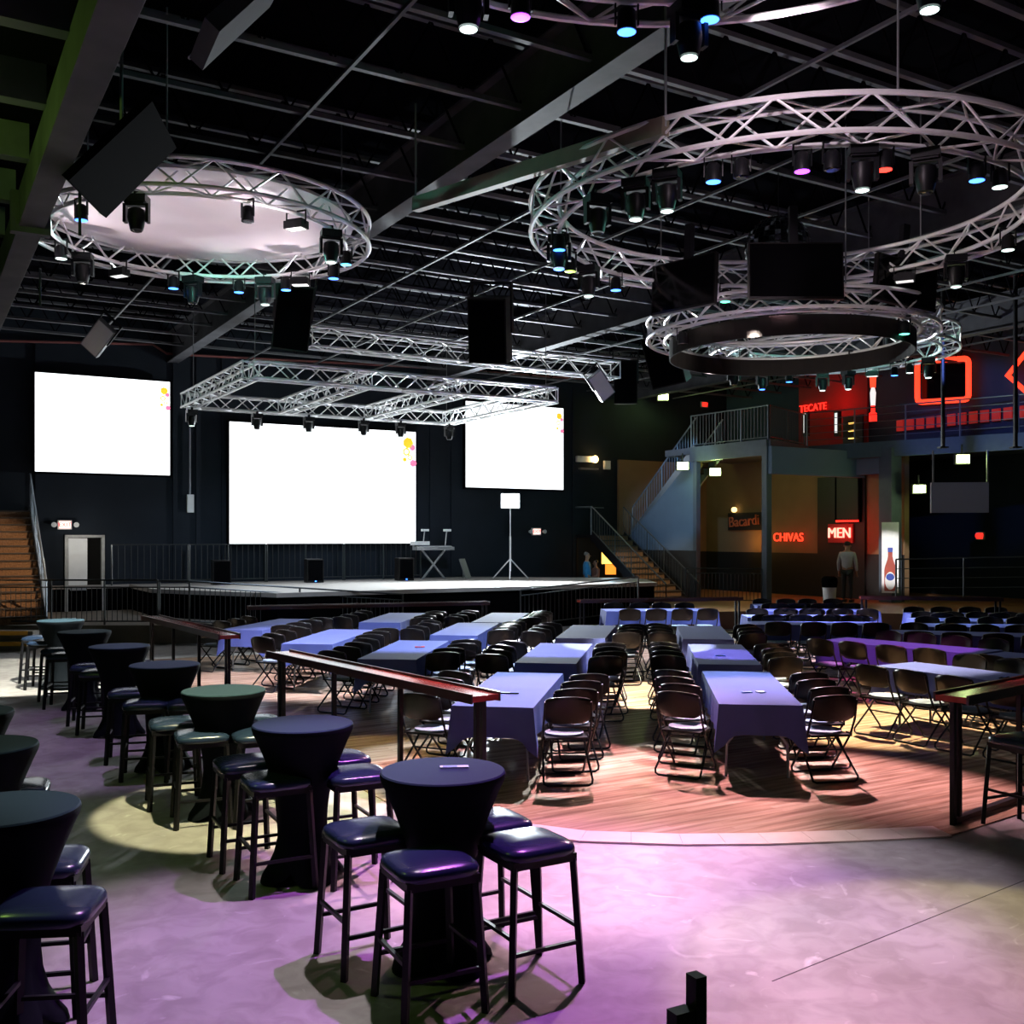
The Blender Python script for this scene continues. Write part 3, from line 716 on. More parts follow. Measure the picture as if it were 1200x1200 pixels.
cs.children[1].rotation_euler = (PI/2, -.06, 0)
part('ball_lamp', MB().lathe([(.05,-.09),(.10,-.04),(.10,.04),(.05,.09)],10,Matrix.Translation((-.45,-.05,.42))), emat('ball_glow',(1,.72,.25),2.0), cs)
point(Pside(876,634,25.0), (1,.45,.12), 9, .1, 'ball_lamp_light'); point(Pside(986,625,24.5), (1,.03,.015), 26, .1, 'neon_men_light'); point(Pside(925,630,24.7), (1,.06,.02), 5, .1, 'neon_bar_light')
t = thing('wall_poster', 'dark framed poster with a red lower edge above the MEN sign', 'poster', Pside(993,578,25.3), SR)
part('frame', MB().bx(-.5,.5,0,.06,-.9,.75), M_blackm, t); part('print', MB().bx(-.42,.42,-.012,0,-.82,.68), M_wain, t); part('red_edge', MB().bx(-.45,.45,-.025,-.01,-.9,-.84), M_red, t)
# upstairs: red neon frame, diamond, beer sign
def neon_loop(name, label, pts, u, r, m, cat='neon light'):
    ps = [Pside(x, y, u) for x, y in pts]; c = sum(ps, Vector()) / len(ps)
    t = thing(name, label, cat, c)
    part('tube', MB().tube([p-c for p in ps], r, 8, True), m, t, True)
    return t
def rrect(x0,y0,x1,y1,r,sk=0):
    o = []
    for cx_, cy_, a0 in ((x1-r,y0+r,-90),(x1-r,y1-r,0),(x0+r,y1-r,90),(x0+r,y0+r,180)):
        for k in range(4):
            a = math.radians(a0+30*k); xx = cx_+r*math.cos(a); o.append((xx, cy_+r*math.sin(a)+sk*(x1-xx)))
    return o
nf = neon_loop('neon_window_sign', 'red neon rounded rectangle around a dark window upstairs', rrect(1075,420,1135,468,5,.06), 26.35, .085, M_neon)
pc = [Pside(x,y,26.5)-nf.location for x,y in rrect(1080,425,1131,464,3,.06)]
mb = MB(); mb.v = [tuple(p) for p in pc]; mb.f = [list(range(len(pc)))]
part('window_pane', mb, M_tv, nf)
neon_loop('neon_diamond_sign', 'red neon diamond outline upstairs at the right edge', [(1181,440),(1208,406),(1236,438),(1208,464)], 26.35, .085, M_neon)
neon('neon_sign', 'small red neon letters on the red upstairs wall', 'TECATE', Pside(953,478,26.45), SR, .34, M_red)
point(Pside(975,470,25.9), (1,.02,.012), 14, .1, 'upstairs_red_light')
t = thing('beer_tap_lamp', 'red and pale column lamp standing upstairs behind the railing', 'lamp', Pside(1023,494,25.8), SR)
part('post', MB().lathe([(.12,0),(.12,.25),(.06,.3),(.06,.5)],12), M_red, t); part('tube_lamp', MB().lathe([(.07,.5),(.09,.9),(.05,1.05)],12), LENS['pale'], t); part('cap', MB().lathe([(.08,1.05),(.1,1.4),(.04,1.6)],12), M_neon, t)
for i in range(2):
    t = thing('display_case', ('left','right')[i]+' of two small lit bottle displays behind the balcony railing', 'display', Pside(944+i*37,508,25.9), SR)
    part('case', MB().bx(-.09,.09,-.05,.1,-.1,.72), M_black, t); part('light_strip', MB().bx(-.05,.05,-.06,-.05,.02,.66), LENS['pale'], t)
t = thing('bar_shelf', 'gold-lit bottle shelf behind the upstairs railing', 'shelf', Pside(998,516,26.2), SR)
part('back', MB().bx(-.4,.4,.05,.1,-.1,.8), M_black, t)
for k in range(3): part('shelf_light', MB().bx(-.12,.12,-.02,.02,.05+.24*k,.09+.24*k), emat('gold_light',(1,.55,.12),2.2), t)
t = thing('red_screen_strip', 'row of red lit panels low behind the long balcony railing', 'light strip', Pside(1060,500,26.4), SR)
for k in range(13): part('panel', MB().bx(-.3+.36*k,-.05+.36*k,0,.05,-.12,.22), mat('red_panel_paint',(.6,.03,.03),.5,emit=(1,.04,.03),estr=.12), t)
# flood lamps of the bar
def flood(label, p, e, col=(.7,1,.3)):
    t = thing('flood_lamp', label, 'lamp', p)
    part('housing', MB().bx(-.2,.2,-.02,.12,-.14,.14), M_black, t); part('lens', MB().bx(-.17,.17,-.05,-.02,-.11,.11), emat('flood_glow',(.85,1,.45),8), t)
    part('bracket', MB().bx(-.02,.02,.02,.06,.14,.4), M_black, t)
    point(p + Vector((0,-.3,-.1)), col, e, .12, 'flood_light_glow')
flood('greenish flood lamp high on the dark wall above the stairs', Pwall(777,465,WV-.9), 30)
flood('greenish flood lamp under the balcony against the steel column', Pd(800,546,31.8), 16)
flood('greenish flood lamp glowing on the tan bar wall', Pd(838,553,33), 30)
flood('green flood lamp under the balcony above the grey panel', Pd(1128,538,27.6), 18, (.75,1,.4))
flood('green flood lamp left of the hanging grey panel', Pd(1077,573,29.5), 18, (.75,1,.4))
t = thing('video_wall', 'grey mesh video panel hanging under the balcony at right', 'panel', Pd(1125,583,27.0), -.15)
part('panel', MB().bx(-.72,.72,0,.12,-.4,.4), mat('led_mesh',(.35,.36,.40),.5,0,(.22,.23,.26),120), t)
for x in (-.66,.7): part('hanger', MB().bx(x-.02,x+.02,.04,.08,.4,1.25), M_steel, t)
# bottle banner on the column
cu, cv = 25.05, 20.45
bp = W(cu-.226, cv, 0); rzb = math.atan2(bp.y, bp.x)-PI/2
t = thing('beer_banner', 'tall white banner with a brown beer bottle on the balcony column', 'banner', W(cu,cv,0) + (-W(cu,cv,0)).normalized()*.36, rzb)
zb, zt = Pd(1039,695,t.location.y).z, Pd(1039,612,t.location.y).z
part('sheet', MB().bx(-.235,.235,0,.02,zb,zt), mat('banner_white',(.85,.85,.86),.6), t)
pr = [(.16,.06),(.165,.10),(.165,.66),(.148,.77),(.08,.98),(.062,1.08),(.062,1.24),(.07,1.26),(.07,1.32)]
mb = MB(); vs = [(r,z) for r,z in pr] + [(-r,z) for r,z in pr[::-1]]
bt = part('bottle_print', MB().prism([(x,z+zb) for x,z in vs], 0, .004), mat('bottle_brown',(.42,.05,.02),.4,0,(.25,.03,.015),4), t, False, (0,-.002,0), (PI/2,0,0))
bt.location = (0,-.001,0)
part('label_print', MB().lathe([(.145,0),(.145,.004)],20,Matrix.Translation((0,-.004,zb+.36)) @ Matrix.Rotation(PI/2,4,'X') @ Matrix.Diagonal((1,1.8,1,1))), M_white, bt).rotation_euler = (-PI/2,0,0)
part('label_blue', MB().lathe([(.115,0),(.115,.004)],20,Matrix.Translation((0,-.008,zb+.47)) @ Matrix.Rotation(PI/2,4,'X') @ Matrix.Diagonal((1,.9,1,1))), mat('label_blue',(.02,.06,.4),.5), bt).rotation_euler = (-PI/2,0,0)
part('cap_print', MB().bx(-.065,.065,-.012,-.008,zb+1.20,zb+1.33), MATS['label_blue'], bt).rotation_euler = (-PI/2,0,0)

# ------------------------------------------------------------------ loudspeakers, televisions, panels overhead
def box_speaker(label, c, dims, rot, name='hanging_loudspeaker'):
    t = thing(name, label, 'loudspeaker', c); t.rotation_euler = rot
    x, y, z = dims
    part('cabinet', MB().prism([(-x/2,-y/2),(x/2,-y/2),(x*.38,y/2),(-x*.38,y/2)], -z/2, z/2), M_plastic, t)
    part('grille', MB().bx(-x*.46,x*.46,-y/2-.015,-y/2,-z*.47,z*.47), M_blackm, t)
    part('bracket', MB().bx(-x/2-.03,-x/2,-.05,.05,-.05,z/2+.25).bx(x/2,x/2+.03,-.05,.05,-.05,z/2+.25).bx(-x/2-.03,x/2+.03,-.05,.05,z/2+.22,z/2+.27), M_black, t)
box_speaker('black loudspeaker hanging right of the left ring over the stage', Pd(343,372,17.5), (.62,.55,1.1), (.25,.1,.25))
box_speaker('black loudspeaker hanging before the straight truss', Pd(577,386,18.5), (.72,.6,1.15), (.3,.08,-.3))
box_speaker('black loudspeaker hanging below the left television', Pd(783,420,18.0), (.62,.6,.9), (.3,-.15,-.5))
box_speaker('dark loudspeaker hanging near the right wall flood lamp', Pd(733,448,26), (.6,.5,1.1), (.1,0,-.1))
def tv(label, c, w_, h_, rz, tilt=.12, roll=0.0):
    t = thing('television', label, 'television', c); t.rotation_euler = (tilt, roll, rz)
    part('case', MB().bx(-w_/2,w_/2,0,.07,-h_/2,h_/2), M_plastic, t)
    part('glass', MB().bx(-w_/2+.02,w_/2-.02,-.006,0,-h_/2+.03,h_/2-.02), M_tv, t)
    part('mount', MB().bx(-.05,.05,.07,.16,-.1,h_/2+.5), M_black, t)
tv('black television facing the hall in the middle of the hanging ring', Pd(933,317,12.9), 1.20, .72, 0, -.05)
tv('left black television on the ring reflecting red and green', Pd(800,333,13.4), .98, .68, -.75, -.1, -.02)
tv('right black television on the hanging ring turned away', Pd(1063,331,13.3), .95, .62, .32, -.05, .12)
def quad_panel(name, label, p0, p1, p2, th, m, cat='panel'):
    p0, p1, p2 = Vector(p0), Vector(p1), Vector(p2); n = (p1-p0).cross(p2-p0).normalized()*th
    t = thing(name, label, cat, p0); mb = MB(); p3 = p1+p2-p0
    mb.v = [tuple(q-p0) for q in (p0,p1,p3,p2)] + [tuple(q-p0+n) for q in (p0,p1,p3,p2)]
    mb.f = [[0,1,2,3],[7,6,5,4],[0,4,5,1],[1,5,6,2],[2,6,7,3],[3,7,4,0]]
    part('case', mb, m, t)
    e = (p1-p0); bar('edge_strip', (0,0,0), e, .012, M_alu, t)
    c = (p1+p2)/2; bar('hanger', c-p0, Vector((c.x,c.y,CB+.3))-p0, .015, M_steel, t)
    return t
quad_panel('hanging_screen_back', 'black back of a tilted screen hanging in front of the left ring', Pd(117,250,8.4), Pd(200,168,8.8), Pd(72,205,7.2), .06, M_blackm, 'screen')
quad_panel('hanging_screen_back', 'grey-edged tilted screen hanging at the top left', Pd(222,68,6.4), Pd(303,-5,7.2), Pd(240,20,5.6), .10, mat('panel_grey',(.05,.056,.062),.8,spec=.1), 'screen')
def panel_lamp(label, c, rot):
    t = thing('panel_lamp', label, 'lamp', c); t.rotation_euler = rot
    part('housing', MB().bx(-.2,.2,-.06,.06,-.34,.34), M_steel, t); part('face', MB().bx(-.18,.18,-.07,-.06,-.32,.32), M_white, t); part('yoke', MB().bx(-.23,-.2,-.02,.02,0,.5).bx(.2,.23,-.02,.02,0,.5).bx(-.23,.23,-.02,.02,.48,.52), M_black, t)
panel_lamp('grey panel lamp tilted above the left screen', Pd(116,396,20), (.5,.75,.2))
panel_lamp('pale panel lamp hanging at the right end of the straight truss', Pd(704,452,24.5), (.3,-.7,.2))
# strut hanging in front of the big ring
straight_b = thing('hanging_strut', 'brown steel strut slanting beneath the left rim of the big ring', 'strut', Pd(487,240,12.0))
a_, b_ = Vector((0,0,0)), Pd(780,148,9.2) - Pd(487,240,12.0)
part('channel', MB().bar(a_, b_, .10, .16), mat('strut_brown',(.22,.18,.13),.6), straight_b)
bar('chain', a_, Vector((0,0,CB-straight_b.location.z)), .012, M_steel, straight_b); bar('chain', b_, Vector((b_.x,b_.y,CB-straight_b.location.z)), .012, M_steel, straight_b)
for k, (px, Y) in enumerate(((1105, 24.0), (1190, 23.0))):
    a_ = Pd(px, 525, Y); t = thing('support_pole', ('dark pole crossing the red neon window frame','dark pole crossing the red neon diamond')[k], 'pole', a_)
    part('tube', MB().tube([(0,0,0),(0,0,8.28-a_.z)], .05, 8), M_black, t, True); part('ceiling_plate', MB().bx(-.12,.12,-.12,.12,8.24-a_.z,8.3-a_.z), M_black, t); part('foot_plate', MB().bx(-.1,.1,-.1,.1,0,.03), M_black, t)
# mirror ball
c = Pd(912,292,14.3)
t = thing('mirror_ball', 'mirror ball hanging half hidden behind the middle television', 'mirror ball', c)
mb = MB(); NL, NA = 18, 36; Rm = .46
for i in range(1, NL-1):
    for k in range(NA):
        t0, t1, a0, a1 = PI*(i+.06)/NL, PI*(i+.94)/NL, 2*PI*(k+.06)/NA, 2*PI*(k+.94)/NA; n = len(mb.v)
        for tt, aa in ((t0,a0),(t1,a0),(t1,a1),(t0,a1)): mb.v.append((Rm*math.sin(tt)*math.cos(aa), Rm*math.sin(tt)*math.sin(aa), Rm*math.cos(tt)))
        mb.f.append([n,n+1,n+2,n+3])
tl = part('mirror_tiles', mb, M_mirror, t); tl['kind'] = 'stuff'
part('core', MB().lathe([(.001,-.45)]+[(.45*math.sin(PI*i/14), -.45*math.cos(PI*i/14)) for i in range(1,14)]+[(.001,.45)],24), M_black, t, True)
bar('cord', (0,0,.44), (0,0,CB-c.z), .008, M_black, t)

# ------------------------------------------------------------------ drink rails
def drink_rail(label, p0, p1, h=1.07, posts=1.4, wdt=.26):
    p0, p1 = Vector(p0), Vector(p1); p0.z = p1.z = 0
    d = p1-p0; L = d.length; rz = math.atan2(d.y, d.x)
    t = thing('drink_rail', label, 'drink rail', p0, rz)
    part('shelf', MB().bx(-.04,L+.04,-wdt/2,wdt/2,h-.05,h), M_rail, t)
    part('shelf_lip', MB().bx(-.04,L+.04,-wdt/2-.02,-wdt/2,h-.06,h+.018), M_railedge, t); part('shelf_lip', MB().bx(-.04,L+.04,wdt/2,wdt/2+.02,h-.06,h+.018), M_railedge, t)
    n = max(1, round(L/posts)); xs = [L*i/n for i in range(n+1)] + [.09, L-.09]
    for x in sorted(xs): part('post', MB().bx(x-.02,x+.02,-.02,.02,0,h-.05), M_black, t)
    part('floor_bar', MB().bx(0,L,-.03,.03,.03,.07), M_black, t)
    return t
drink_rail('red-topped drink rail crossing the middle left in front of the tables', Pz(328,764,1.07), Pz(566,814,1.07))
drink_rail('dark red drink rail farther left behind the bar tables', Pz(177,722,1.07), Pz(268,744,1.07))
drink_rail('red-topped drink rail at the right edge beside a stool', Pz(1117,815,1.07), Pz(1260,787,1.07))
drink_rail('long red drink rail before the left half of the stage', Pz(292,711,.9), Pz(570,705.5,.9), .9, posts=2.4)
drink_rail('red drink rail below the right staircase', Pz(680,703.5,.9), Pz(866,700.5,.9), .9, posts=2.4)
drink_rail('dark red drink rail in front of the beer banner', Pz(1010,699,1.07), Pz(1172,701,1.07), posts=2.0)

# ------------------------------------------------------------------ bar stools
def cushion_mb(w_, z0, z1):
    mb = MB(); n = 14
    def sup(a, r, e=5.0):
        c, s = math.cos(a), math.sin(a); k = (abs(c)**e + abs(s)**e) ** (-1/e); return (r*k*c, r*k*s)
    N = 40; rings = [(.97,z0),(1.0,z0+.012),(1.0,z0+.03),(.97,z0+.045),(.90,z0+.056),(.75,z0+.066),(.5,z1-.004),(.25,z1)]
    for s, z in rings:
        for k in range(N): x, y = sup(2*PI*k/N, w_/2*s); mb.v.append((x,y,z))
    for i in range(len(rings)-1):
        for k in range(N): mb.f.append([i*N+k, i*N+(k+1)%N, (i+1)*N+(k+1)%N, (i+1)*N+k])
    mb.f.append(list(range(N))[::-1]); mb.f.append([(len(rings)-1)*N+k for k in range(N)])
    return mb
def make_stool():
    t = link('bar_stool', None); t['category'] = 'stool'
    part('cushion', cushion_mb(.43,.685,.765), M_vinyl, t, True)
    part('seat_frame', MB().bx(-.195,.195,-.195,.195,.645,.688), M_black, t)
    f_ = lambda sx, sy, z: Vector((sx*(.215-.035*z/.65), sy*(.215-.035*z/.65), z))
    for sx, sy in ((-1,-1),(1,-1),(1,1),(-1,1)): part('leg', MB().bar(f_(sx,sy,0), f_(sx,sy,.66), .032), M_black, t)
    for (a, b, z) in (((-1,-1),(1,-1),.22),((-1,1),(1,1),.22),((-1,-1),(-1,1),.30),((1,-1),(1,1),.30)): part('stretcher', MB().bar(f_(*a,z), f_(*b,z), .02), M_black, t)
    return t
stool0 = make_stool(); _st = [False]
def place_stool(px, py, rz, label, off=(0,0)):
    p = Pz(px, py, .74); p.z = 0; p += Vector((off[0], off[1], 0))
    if not _st[0]: stool0.location = p; stool0.rotation_euler = (0,0,math.radians(rz)); stool0['label'] = label; stool0['group'] = 'bar stools at the high tables'; _st[0] = True; return stool0
    return clone(stool0, p, math.radians(rz), label, 'bar stools at the high tables')
TN = ['nearest middle', 'second', 'third', 'fourth', 'fifth', 'sixth', 'farthest']
ST_ = [[(503,1005,27,'front'),(617,983,30,'right'),(430,969,30,'left'),(572,958,30,'rear')],
       [(323,909,28,'front'),(288,890,28,'left'),(416,903,26,'right'),(396,885,28,'rear')],
       [(236,858,22,'front'),(204,844,22,'left'),(302,857,24,'right'),(300,842,24,'rear')],
       [(171,822,16,'front'),(152,809,16,'left'),(221,822,20,'right'),(219,811,20,'rear')],
       [(116,786,14,'front'),(104,779,14,'left'),(164,784,14,'right'),(160,776,14,'rear')],
       [(75,766,12,'front'),(68,760,12,'left'),(122,766,12,'right'),(116,759,12,'rear')],
       [(51,751,10,'front'),(44,746,10,'left'),(95,750,10,'right')]]
for i, lst in enumerate(ST_):
    for px, py, rz, side in lst: place_stool(px, py, rz, 'black vinyl bar stool, %s side of the %s high table in the row' % (side, TN[i]))
place_stool(58,1055,6,'black vinyl bar stool in the bottom left corner, nearest of all')
place_stool(48,1004,12,'black vinyl bar stool half behind the nearest left-edge high table')
place_stool(16,920,20,'black vinyl bar stool between the two left-edge high tables')
place_stool(1200,864,25,'blue-lit bar stool at the right edge beside the drink rail')
place_stool(1262,850,25,'bar stool beyond the right drink rail, cut by the frame')

# ------------------------------------------------------------------ high cocktail tables
def make_cocktail():
    t = link('cocktail_table', None); t['category'] = 'high table'
    mb = MB(); N = 48
    prof = [(.345,1.062),(.350,1.045),(.343,1.02),(.315,.96),(.265,.84),(.215,.70),(.185,.58),(.17,.47),(.168,.38),(.178,.28),(.205,.18),(.25,.09),(.29,.035),(.30,.0)]
    for r, z in prof:
        for k in range(N):
            a = 2*PI*k/N; lob = abs(math.cos(2*a)); g = max(0, (.45-z)/.45)
            rr = r*(1-.30*g*(1-lob**.8)); zz = z + .075*g*(1-lob)**1.3
            mb.v.append((rr*math.cos(a), rr*math.sin(a), zz))
    for i in range(len(prof)-1):
        for k in range(N): mb.f.append([i*N+(k+1)%N, i*N+k, (i+1)*N+k, (i+1)*N+(k+1)%N])
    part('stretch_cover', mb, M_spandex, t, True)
    part('table_top', MB().lathe([(.340,1.052),(.347,1.060),(.340,1.068),(.001,1.070)],48), M_spandex_lit, t, True)
    part('pole', MB().lathe([(.04,.02),(.04,1.05)],12), M_black, t)
    for k in range(4): part('foot', MB().bar((.05*math.cos(PI/2*k),.05*math.sin(PI/2*k),.05),(.27*math.cos(PI/2*k),.27*math.sin(PI/2*k),.015),.03), M_black, t)
    return t
ck0 = make_cocktail(); _ck = [False]
def place_ck(px, py, label, rz=.6):
    p = Pz(px, py, 1.07); p.z = 0
    if not _ck[0]: ck0.location = p; ck0.rotation_euler = (0,0,rz); ck0['label'] = label; ck0['group'] = 'high tables in black stretch covers'; _ck[0] = True; return p
    clone(ck0, p, rz, label, 'high tables in black stretch covers'); return p
CKP = []
for i, (px, py) in enumerate(((519,902),(355,847),(262,808),(193,778),(140,756.5),(99,739.5),(71,726.5))):
    lab = ['high table in black stretch cover with a card on top, nearest of the row'] + ['high round table in black stretch cover, %s from front in the row' % ORD[k] for k in range(1,6)] + ['farthest high round table in the row, by the concrete curb']
    CKP.append(place_ck(px, py, lab[i]))
place_ck(3, 946, 'large black-covered high table cut by the left edge, nearest there')
place_ck(-26, 873, 'black-covered high table at the left edge, second from front there')
place_ck(-44, 834, 'black-covered high table barely showing at the left edge, third there')
def card(label, p, w_, d_, rz, m, h_=.006):
    t = thing('table_card', label, 'card', p, rz); part('sheet', MB().bx(-w_/2,w_/2,-d_/2,d_/2,0,h_), m, t); part('print', MB().bx(-w_*.4,w_*.1,-d_*.3,d_*.3,h_,h_+.001), mat('card_blue',(.05,.12,.5),.5), t)
M_card = mat('card_paper', (.55,.62,.75), .6)
card('white and blue card on the nearest high table', Vector((CKP[0].x+.06, CKP[0].y+.06, 1.0702)), .16, .05, .1, M_card)

# ------------------------------------------------------------------ banquet tables, cloths, folding chairs
TL, TW = 2.44, .76
def make_table():
    t = link('folding_table', None); t['category'] = 'table'
    part('table_top', MB().bx(-TW/2,TW/2,-TL/2,TL/2,.70,.745), M_plastic, t)
    for s in (-1, 1):
        y = s*(TL/2-.28)
        for x in (-1, 1): part('leg', MB().tube([(x*.12,y,.70),(x*.12,y,.55),(x*.29,y,.32),(x*.30,y,.0)], .014, 6), M_steel, t, True)
        part('leg_brace', MB().tube([(-.13,y,.56),(.13,y,.56)], .012, 6), M_steel, t)
    return t
def make_cloth(m):
    mb = MB(); hx, hy = TW/2+.012, TL/2+.012
    # perimeter samples
    per = []
    def side(a, b, n):
        for i in range(n): per.append(Vector(a) + (Vector(b)-Vector(a))*(i/n))
    side((-hx,-hy),(hx,-hy),16); side((hx,-hy),(hx,hy),40); side((hx,hy),(-hx,hy),16); side((-hx,hy),(-hx,-hy),40)
    N = len(per); lv = 5
    for k in range(lv):
        s = k/(lv-1)
        for i, p in enumerate(per):
            dc = min(abs(abs(p.x)-hx)+0, 9); cdist = min((p-Vector((sx*hx,sy*hy))).length for sx in (-1,1) for sy in (-1,1))
            drop = .29 + .17*math.exp(-(cdist/.075)**1.4)
            out = .012 + .030*math.sin(i*.9)*(.4 if cdist > .2 else .1) + .055*math.exp(-(cdist/.07)**2)
            nx = (1 if p.x > hx-1e-4 else -1 if p.x < -hx+1e-4 else 0); ny = (1 if p.y > hy-1e-4 else -1 if p.y < -hy+1e-4 else 0)
            nn_ = Vector((nx,ny)); nn_ = nn_.normalized() if nn_.length else Vector((p.x,p.y)).normalized()
            q = p + nn_*out*s
            mb.v.append((q.x, q.y, .754 - drop*s - (.0 if k else 0)))
    for k in range(lv-1):
        for i in range(N): mb.f.append([k*N+(i+1)%N, k*N+i, (k+1)*N+i, (k+1)*N+(i+1)%N])
    # top as grid with a pressed crease down the middle
    b = len(mb.v); nx_, ny_ = 8, 20
    for iy in range(ny_+1):
        for ix in range(nx_+1):
            x = -hx+2*hx*ix/nx_; y = -hy+2*hy*iy/ny_
            z = .754 + (.006 if ix == nx_//2 and 0 < iy < ny_ else 0) + (.004 if iy == ny_//2 and 0 < ix < nx_ else 0)
            mb.v.append((x,y,z))
    for iy in range(ny_):
        for ix in range(nx_): q = b+iy*(nx_+1)+ix; mb.f.append([q,q+1,q+nx_+2,q+nx_+1])
    return mb.mesh('tablecloth', m, True)
def make_chair():
    t = link('folding_chair', None); t['category'] = 'chair'
    # seat front is +y
    N = 20
    pad = [(.19*math.cos(2*PI*k/N), .185*math.sin(2*PI*k/N)+.005) for k in range(N)]
    seat = part('seat', MB().prism([(-.20,-.19),(.20,-.19),(.205,.10),(.15,.20),(-.15,.20),(-.205,.10)], .425, .445), M_plastic, t)
    part('seat_pad', MB().prism(pad, .445, .468), M_pad, seat)
    mb = MB(); n = 9; zz = [(.585,.0,.70),(.61,-.004,.90),(.655,-.012,1.0),(.745,-.018,1.02),(.795,-.02,1.0),(.820,-.02,.93),(.832,-.02,.80)]
    for off in (0, .022):
        for z, y, s in zz:
            for i in range(n):
                x = -1+2*i/(n-1); mb.v.append((x*.225*s, -.225 - .065*(1-x*x) + y - (z-.6)*.16 + off, z + .022*(1-x*x)*(1 if z > .7 else .3)))
    m_ = len(zz); B = n*m_
    for i in range(m_-1):
        for k in range(n-1):
            mb.f.append([i*n+k,i*n+k+1,(i+1)*n+k+1,(i+1)*n+k]); mb.f.append([B+i*n+k+1,B+i*n+k,B+(i+1)*n+k,B+(i+1)*n+k+1])
    for k in range(n-1): mb.f.append([k+1,k,B+k,B+k+1]); mb.f.append([(m_-1)*n+k,(m_-1)*n+k+1,B+(m_-1)*n+k+1,B+(m_-1)*n+k])
    for i in range(m_-1): mb.f.append([i*n,(i+1)*n,B+(i+1)*n,B+i*n]); mb.f.append([(i+1)*n+n-1,i*n+n-1,B+i*n+n-1,B+(i+1)*n+n-1])
    part('backrest', mb, M_plastic, t, True)
    def U(pts, r):                                       # half path mirrored, joined by a bar on the floor with round corners
        L_ = [Vector(p) for p in pts]; w_ = L_[-1].x; y, z = L_[-1].y, L_[-1].z
        path = L_ + [Vector((w_*.97, y*1.02, z*.45)), Vector((w_*.84, y*1.03, .012))]
        path = path + [Vector((-p.x, p.y, p.z)) for p in path[::-1]]
        return MB().tube(path, r, 6)
    part('front_frame', U([(.218,-.285,.80),(.226,-.235,.62),(.226,-.15,.44),(.222,.20,.06)], .0115), M_black, t, True)
    part('rear_frame', U([(.205,.13,.43),(.210,-.03,.27),(.235,-.27,.06)], .0110), M_black, t, True)
    part('cross_bar', MB().tube([(-.225,.04,.25),(.225,.04,.25)], .009, 6), M_black, t)
    for s in (-1, 1): part('hinge', MB().box((s*.218,-.13,.44),(.014,.10,.035)), M_black, t)
    return t
table0, chair0 = make_table(), make_chair()
cloth_n, cloth_w = make_cloth(M_cloth), make_cloth(M_clothw)
flags = {'t': False, 'c': False}; NCH = [0]; CHP = []
def banquet(desc, pn, pf, cloth='navy', extra='', sides=(1,1), face='table', off=.30):
    """pn, pf: ground-plan points of the near and the far end"""
    pn, pf = Vector((pn[0],pn[1],0)), Vector((pf[0],pf[1],0)); d = (pf-pn).normalized(); c = (pn+pf)/2; c.z = .012
    rz = math.atan2(d.y, d.x) - PI/2
    lab = 'folding table with bent steel legs under cloth, %s' % desc
    if not flags['t']: flags['t'] = True; table0.location = c; table0.rotation_euler = (0,0,rz); table0['label'] = lab; table0['group'] = 'folding banquet tables'
    else: clone(table0, c, rz, lab, 'folding banquet tables')
    o = link('tablecloth', cloth_n if cloth == 'navy' else cloth_w, None, c, (0,0,rz)); tag(o, '%s tablecloth%s, %s' % (cloth, extra, desc), 'tablecloth', 'tablecloths on the banquet tables')
    n4 = 4; rt = Vector((d.y,-d.x,0))
    for si, s in enumerate((-1, 1)):
        if not sides[si]: continue
        for k in range(n4):
            p = c + d*((k-1.5)*.56 + random.uniform(-.02,.02)) + rt*s*(TW/2+off+random.uniform(-.02,.04))
            x = px_of(p)
            if any((p-q_).length < .43 for q_ in CHP): continue
            CHP.append(p.copy())
            if p.y < 1 or x < -30 or x > 1235: continue
            r = rz + (PI/2 if s == 1 else -PI/2) + random.uniform(-.09,.09)
            # chair faces the table: +y of the chair points to -rt*s
            fd_ = -rt*s if face == 'table' else d - rt*s*.34; r = math.atan2(fd_.y, fd_.x) - PI/2 + random.uniform(-.09,.09)
            if abs(d.x) > abs(d.y)*1.2:
                sd = 'far' if (rt*s).y > 0 else 'near'; ends = 'left'; kk = k if d.x > 0 else n4-1-k
            else:
                sd = 'right' if (rt*s).x > 0 else 'left'; ends = 'front'; kk = k
            lab = 'black folding chair, %s from %s, %s side, %s' % (ORD[kk], ends, sd, desc)
            if not flags['c']: flags['c'] = True; chair0.location = p; chair0.rotation_euler = (0,0,r); chair0['label'] = lab; chair0['group'] = 'folding chairs at the banquet tables'
            else: clone(chair0, p, r, lab, 'folding chairs at the banquet tables')
            NCH[0] += 1
    return c, rz
def ends(nl, nr, fl_, fr_):
    a = (Pz(*nl,.754)+Pz(*nr,.754))/2; b = (Pz(*fl_,.754)+Pz(*fr_,.754))/2
    m_ = (a+b)/2; dd_ = (b-a).normalized()*TL/2; return m_-dd_, m_+dd_
TT = [('nearest table left of aisle', (524,827),(632,831),(577,790),(664,790)),
      ('second table left of aisle', (600,777),(680,778),(627,755.5),(699,755.5)),
      ('third table left of aisle', (651,747.5),(710,749),(671,734),(721,734)),
      ('nearest table, second column left', (418,772),(491,774.5),(455.6,751),(537,753)),
      ('second table, second column left', (505,744.5),(560,745.5),(535,731),(586,731)),
      ('last table, second column left', (556,729),(600,729.5),(576,719.5),(617.5,719.5)),
      ('nearest table, third column left', (332,753.5),(392.6,756.5),(383,738.5),(438,739.5)),
      ('last table, third column left', (424,728.5),(472,730),(453,719.8),(497.6,719.8)),
      ('lavender-lit table, leftmost column', (265.5,737),(312,739),(322.6,726.6),(367.5,727.3)),
      ('nearest table right of aisle', (841,828),(942.6,828),(823,787.5),(900,787.5)),
      ('second table right of aisle', (819,778.4),(889.5,778.4),(806,757),(870,757)),
      ('third table right of aisle', (800.7,749),(858,749),(795,735),(844,735))]
TC = {}
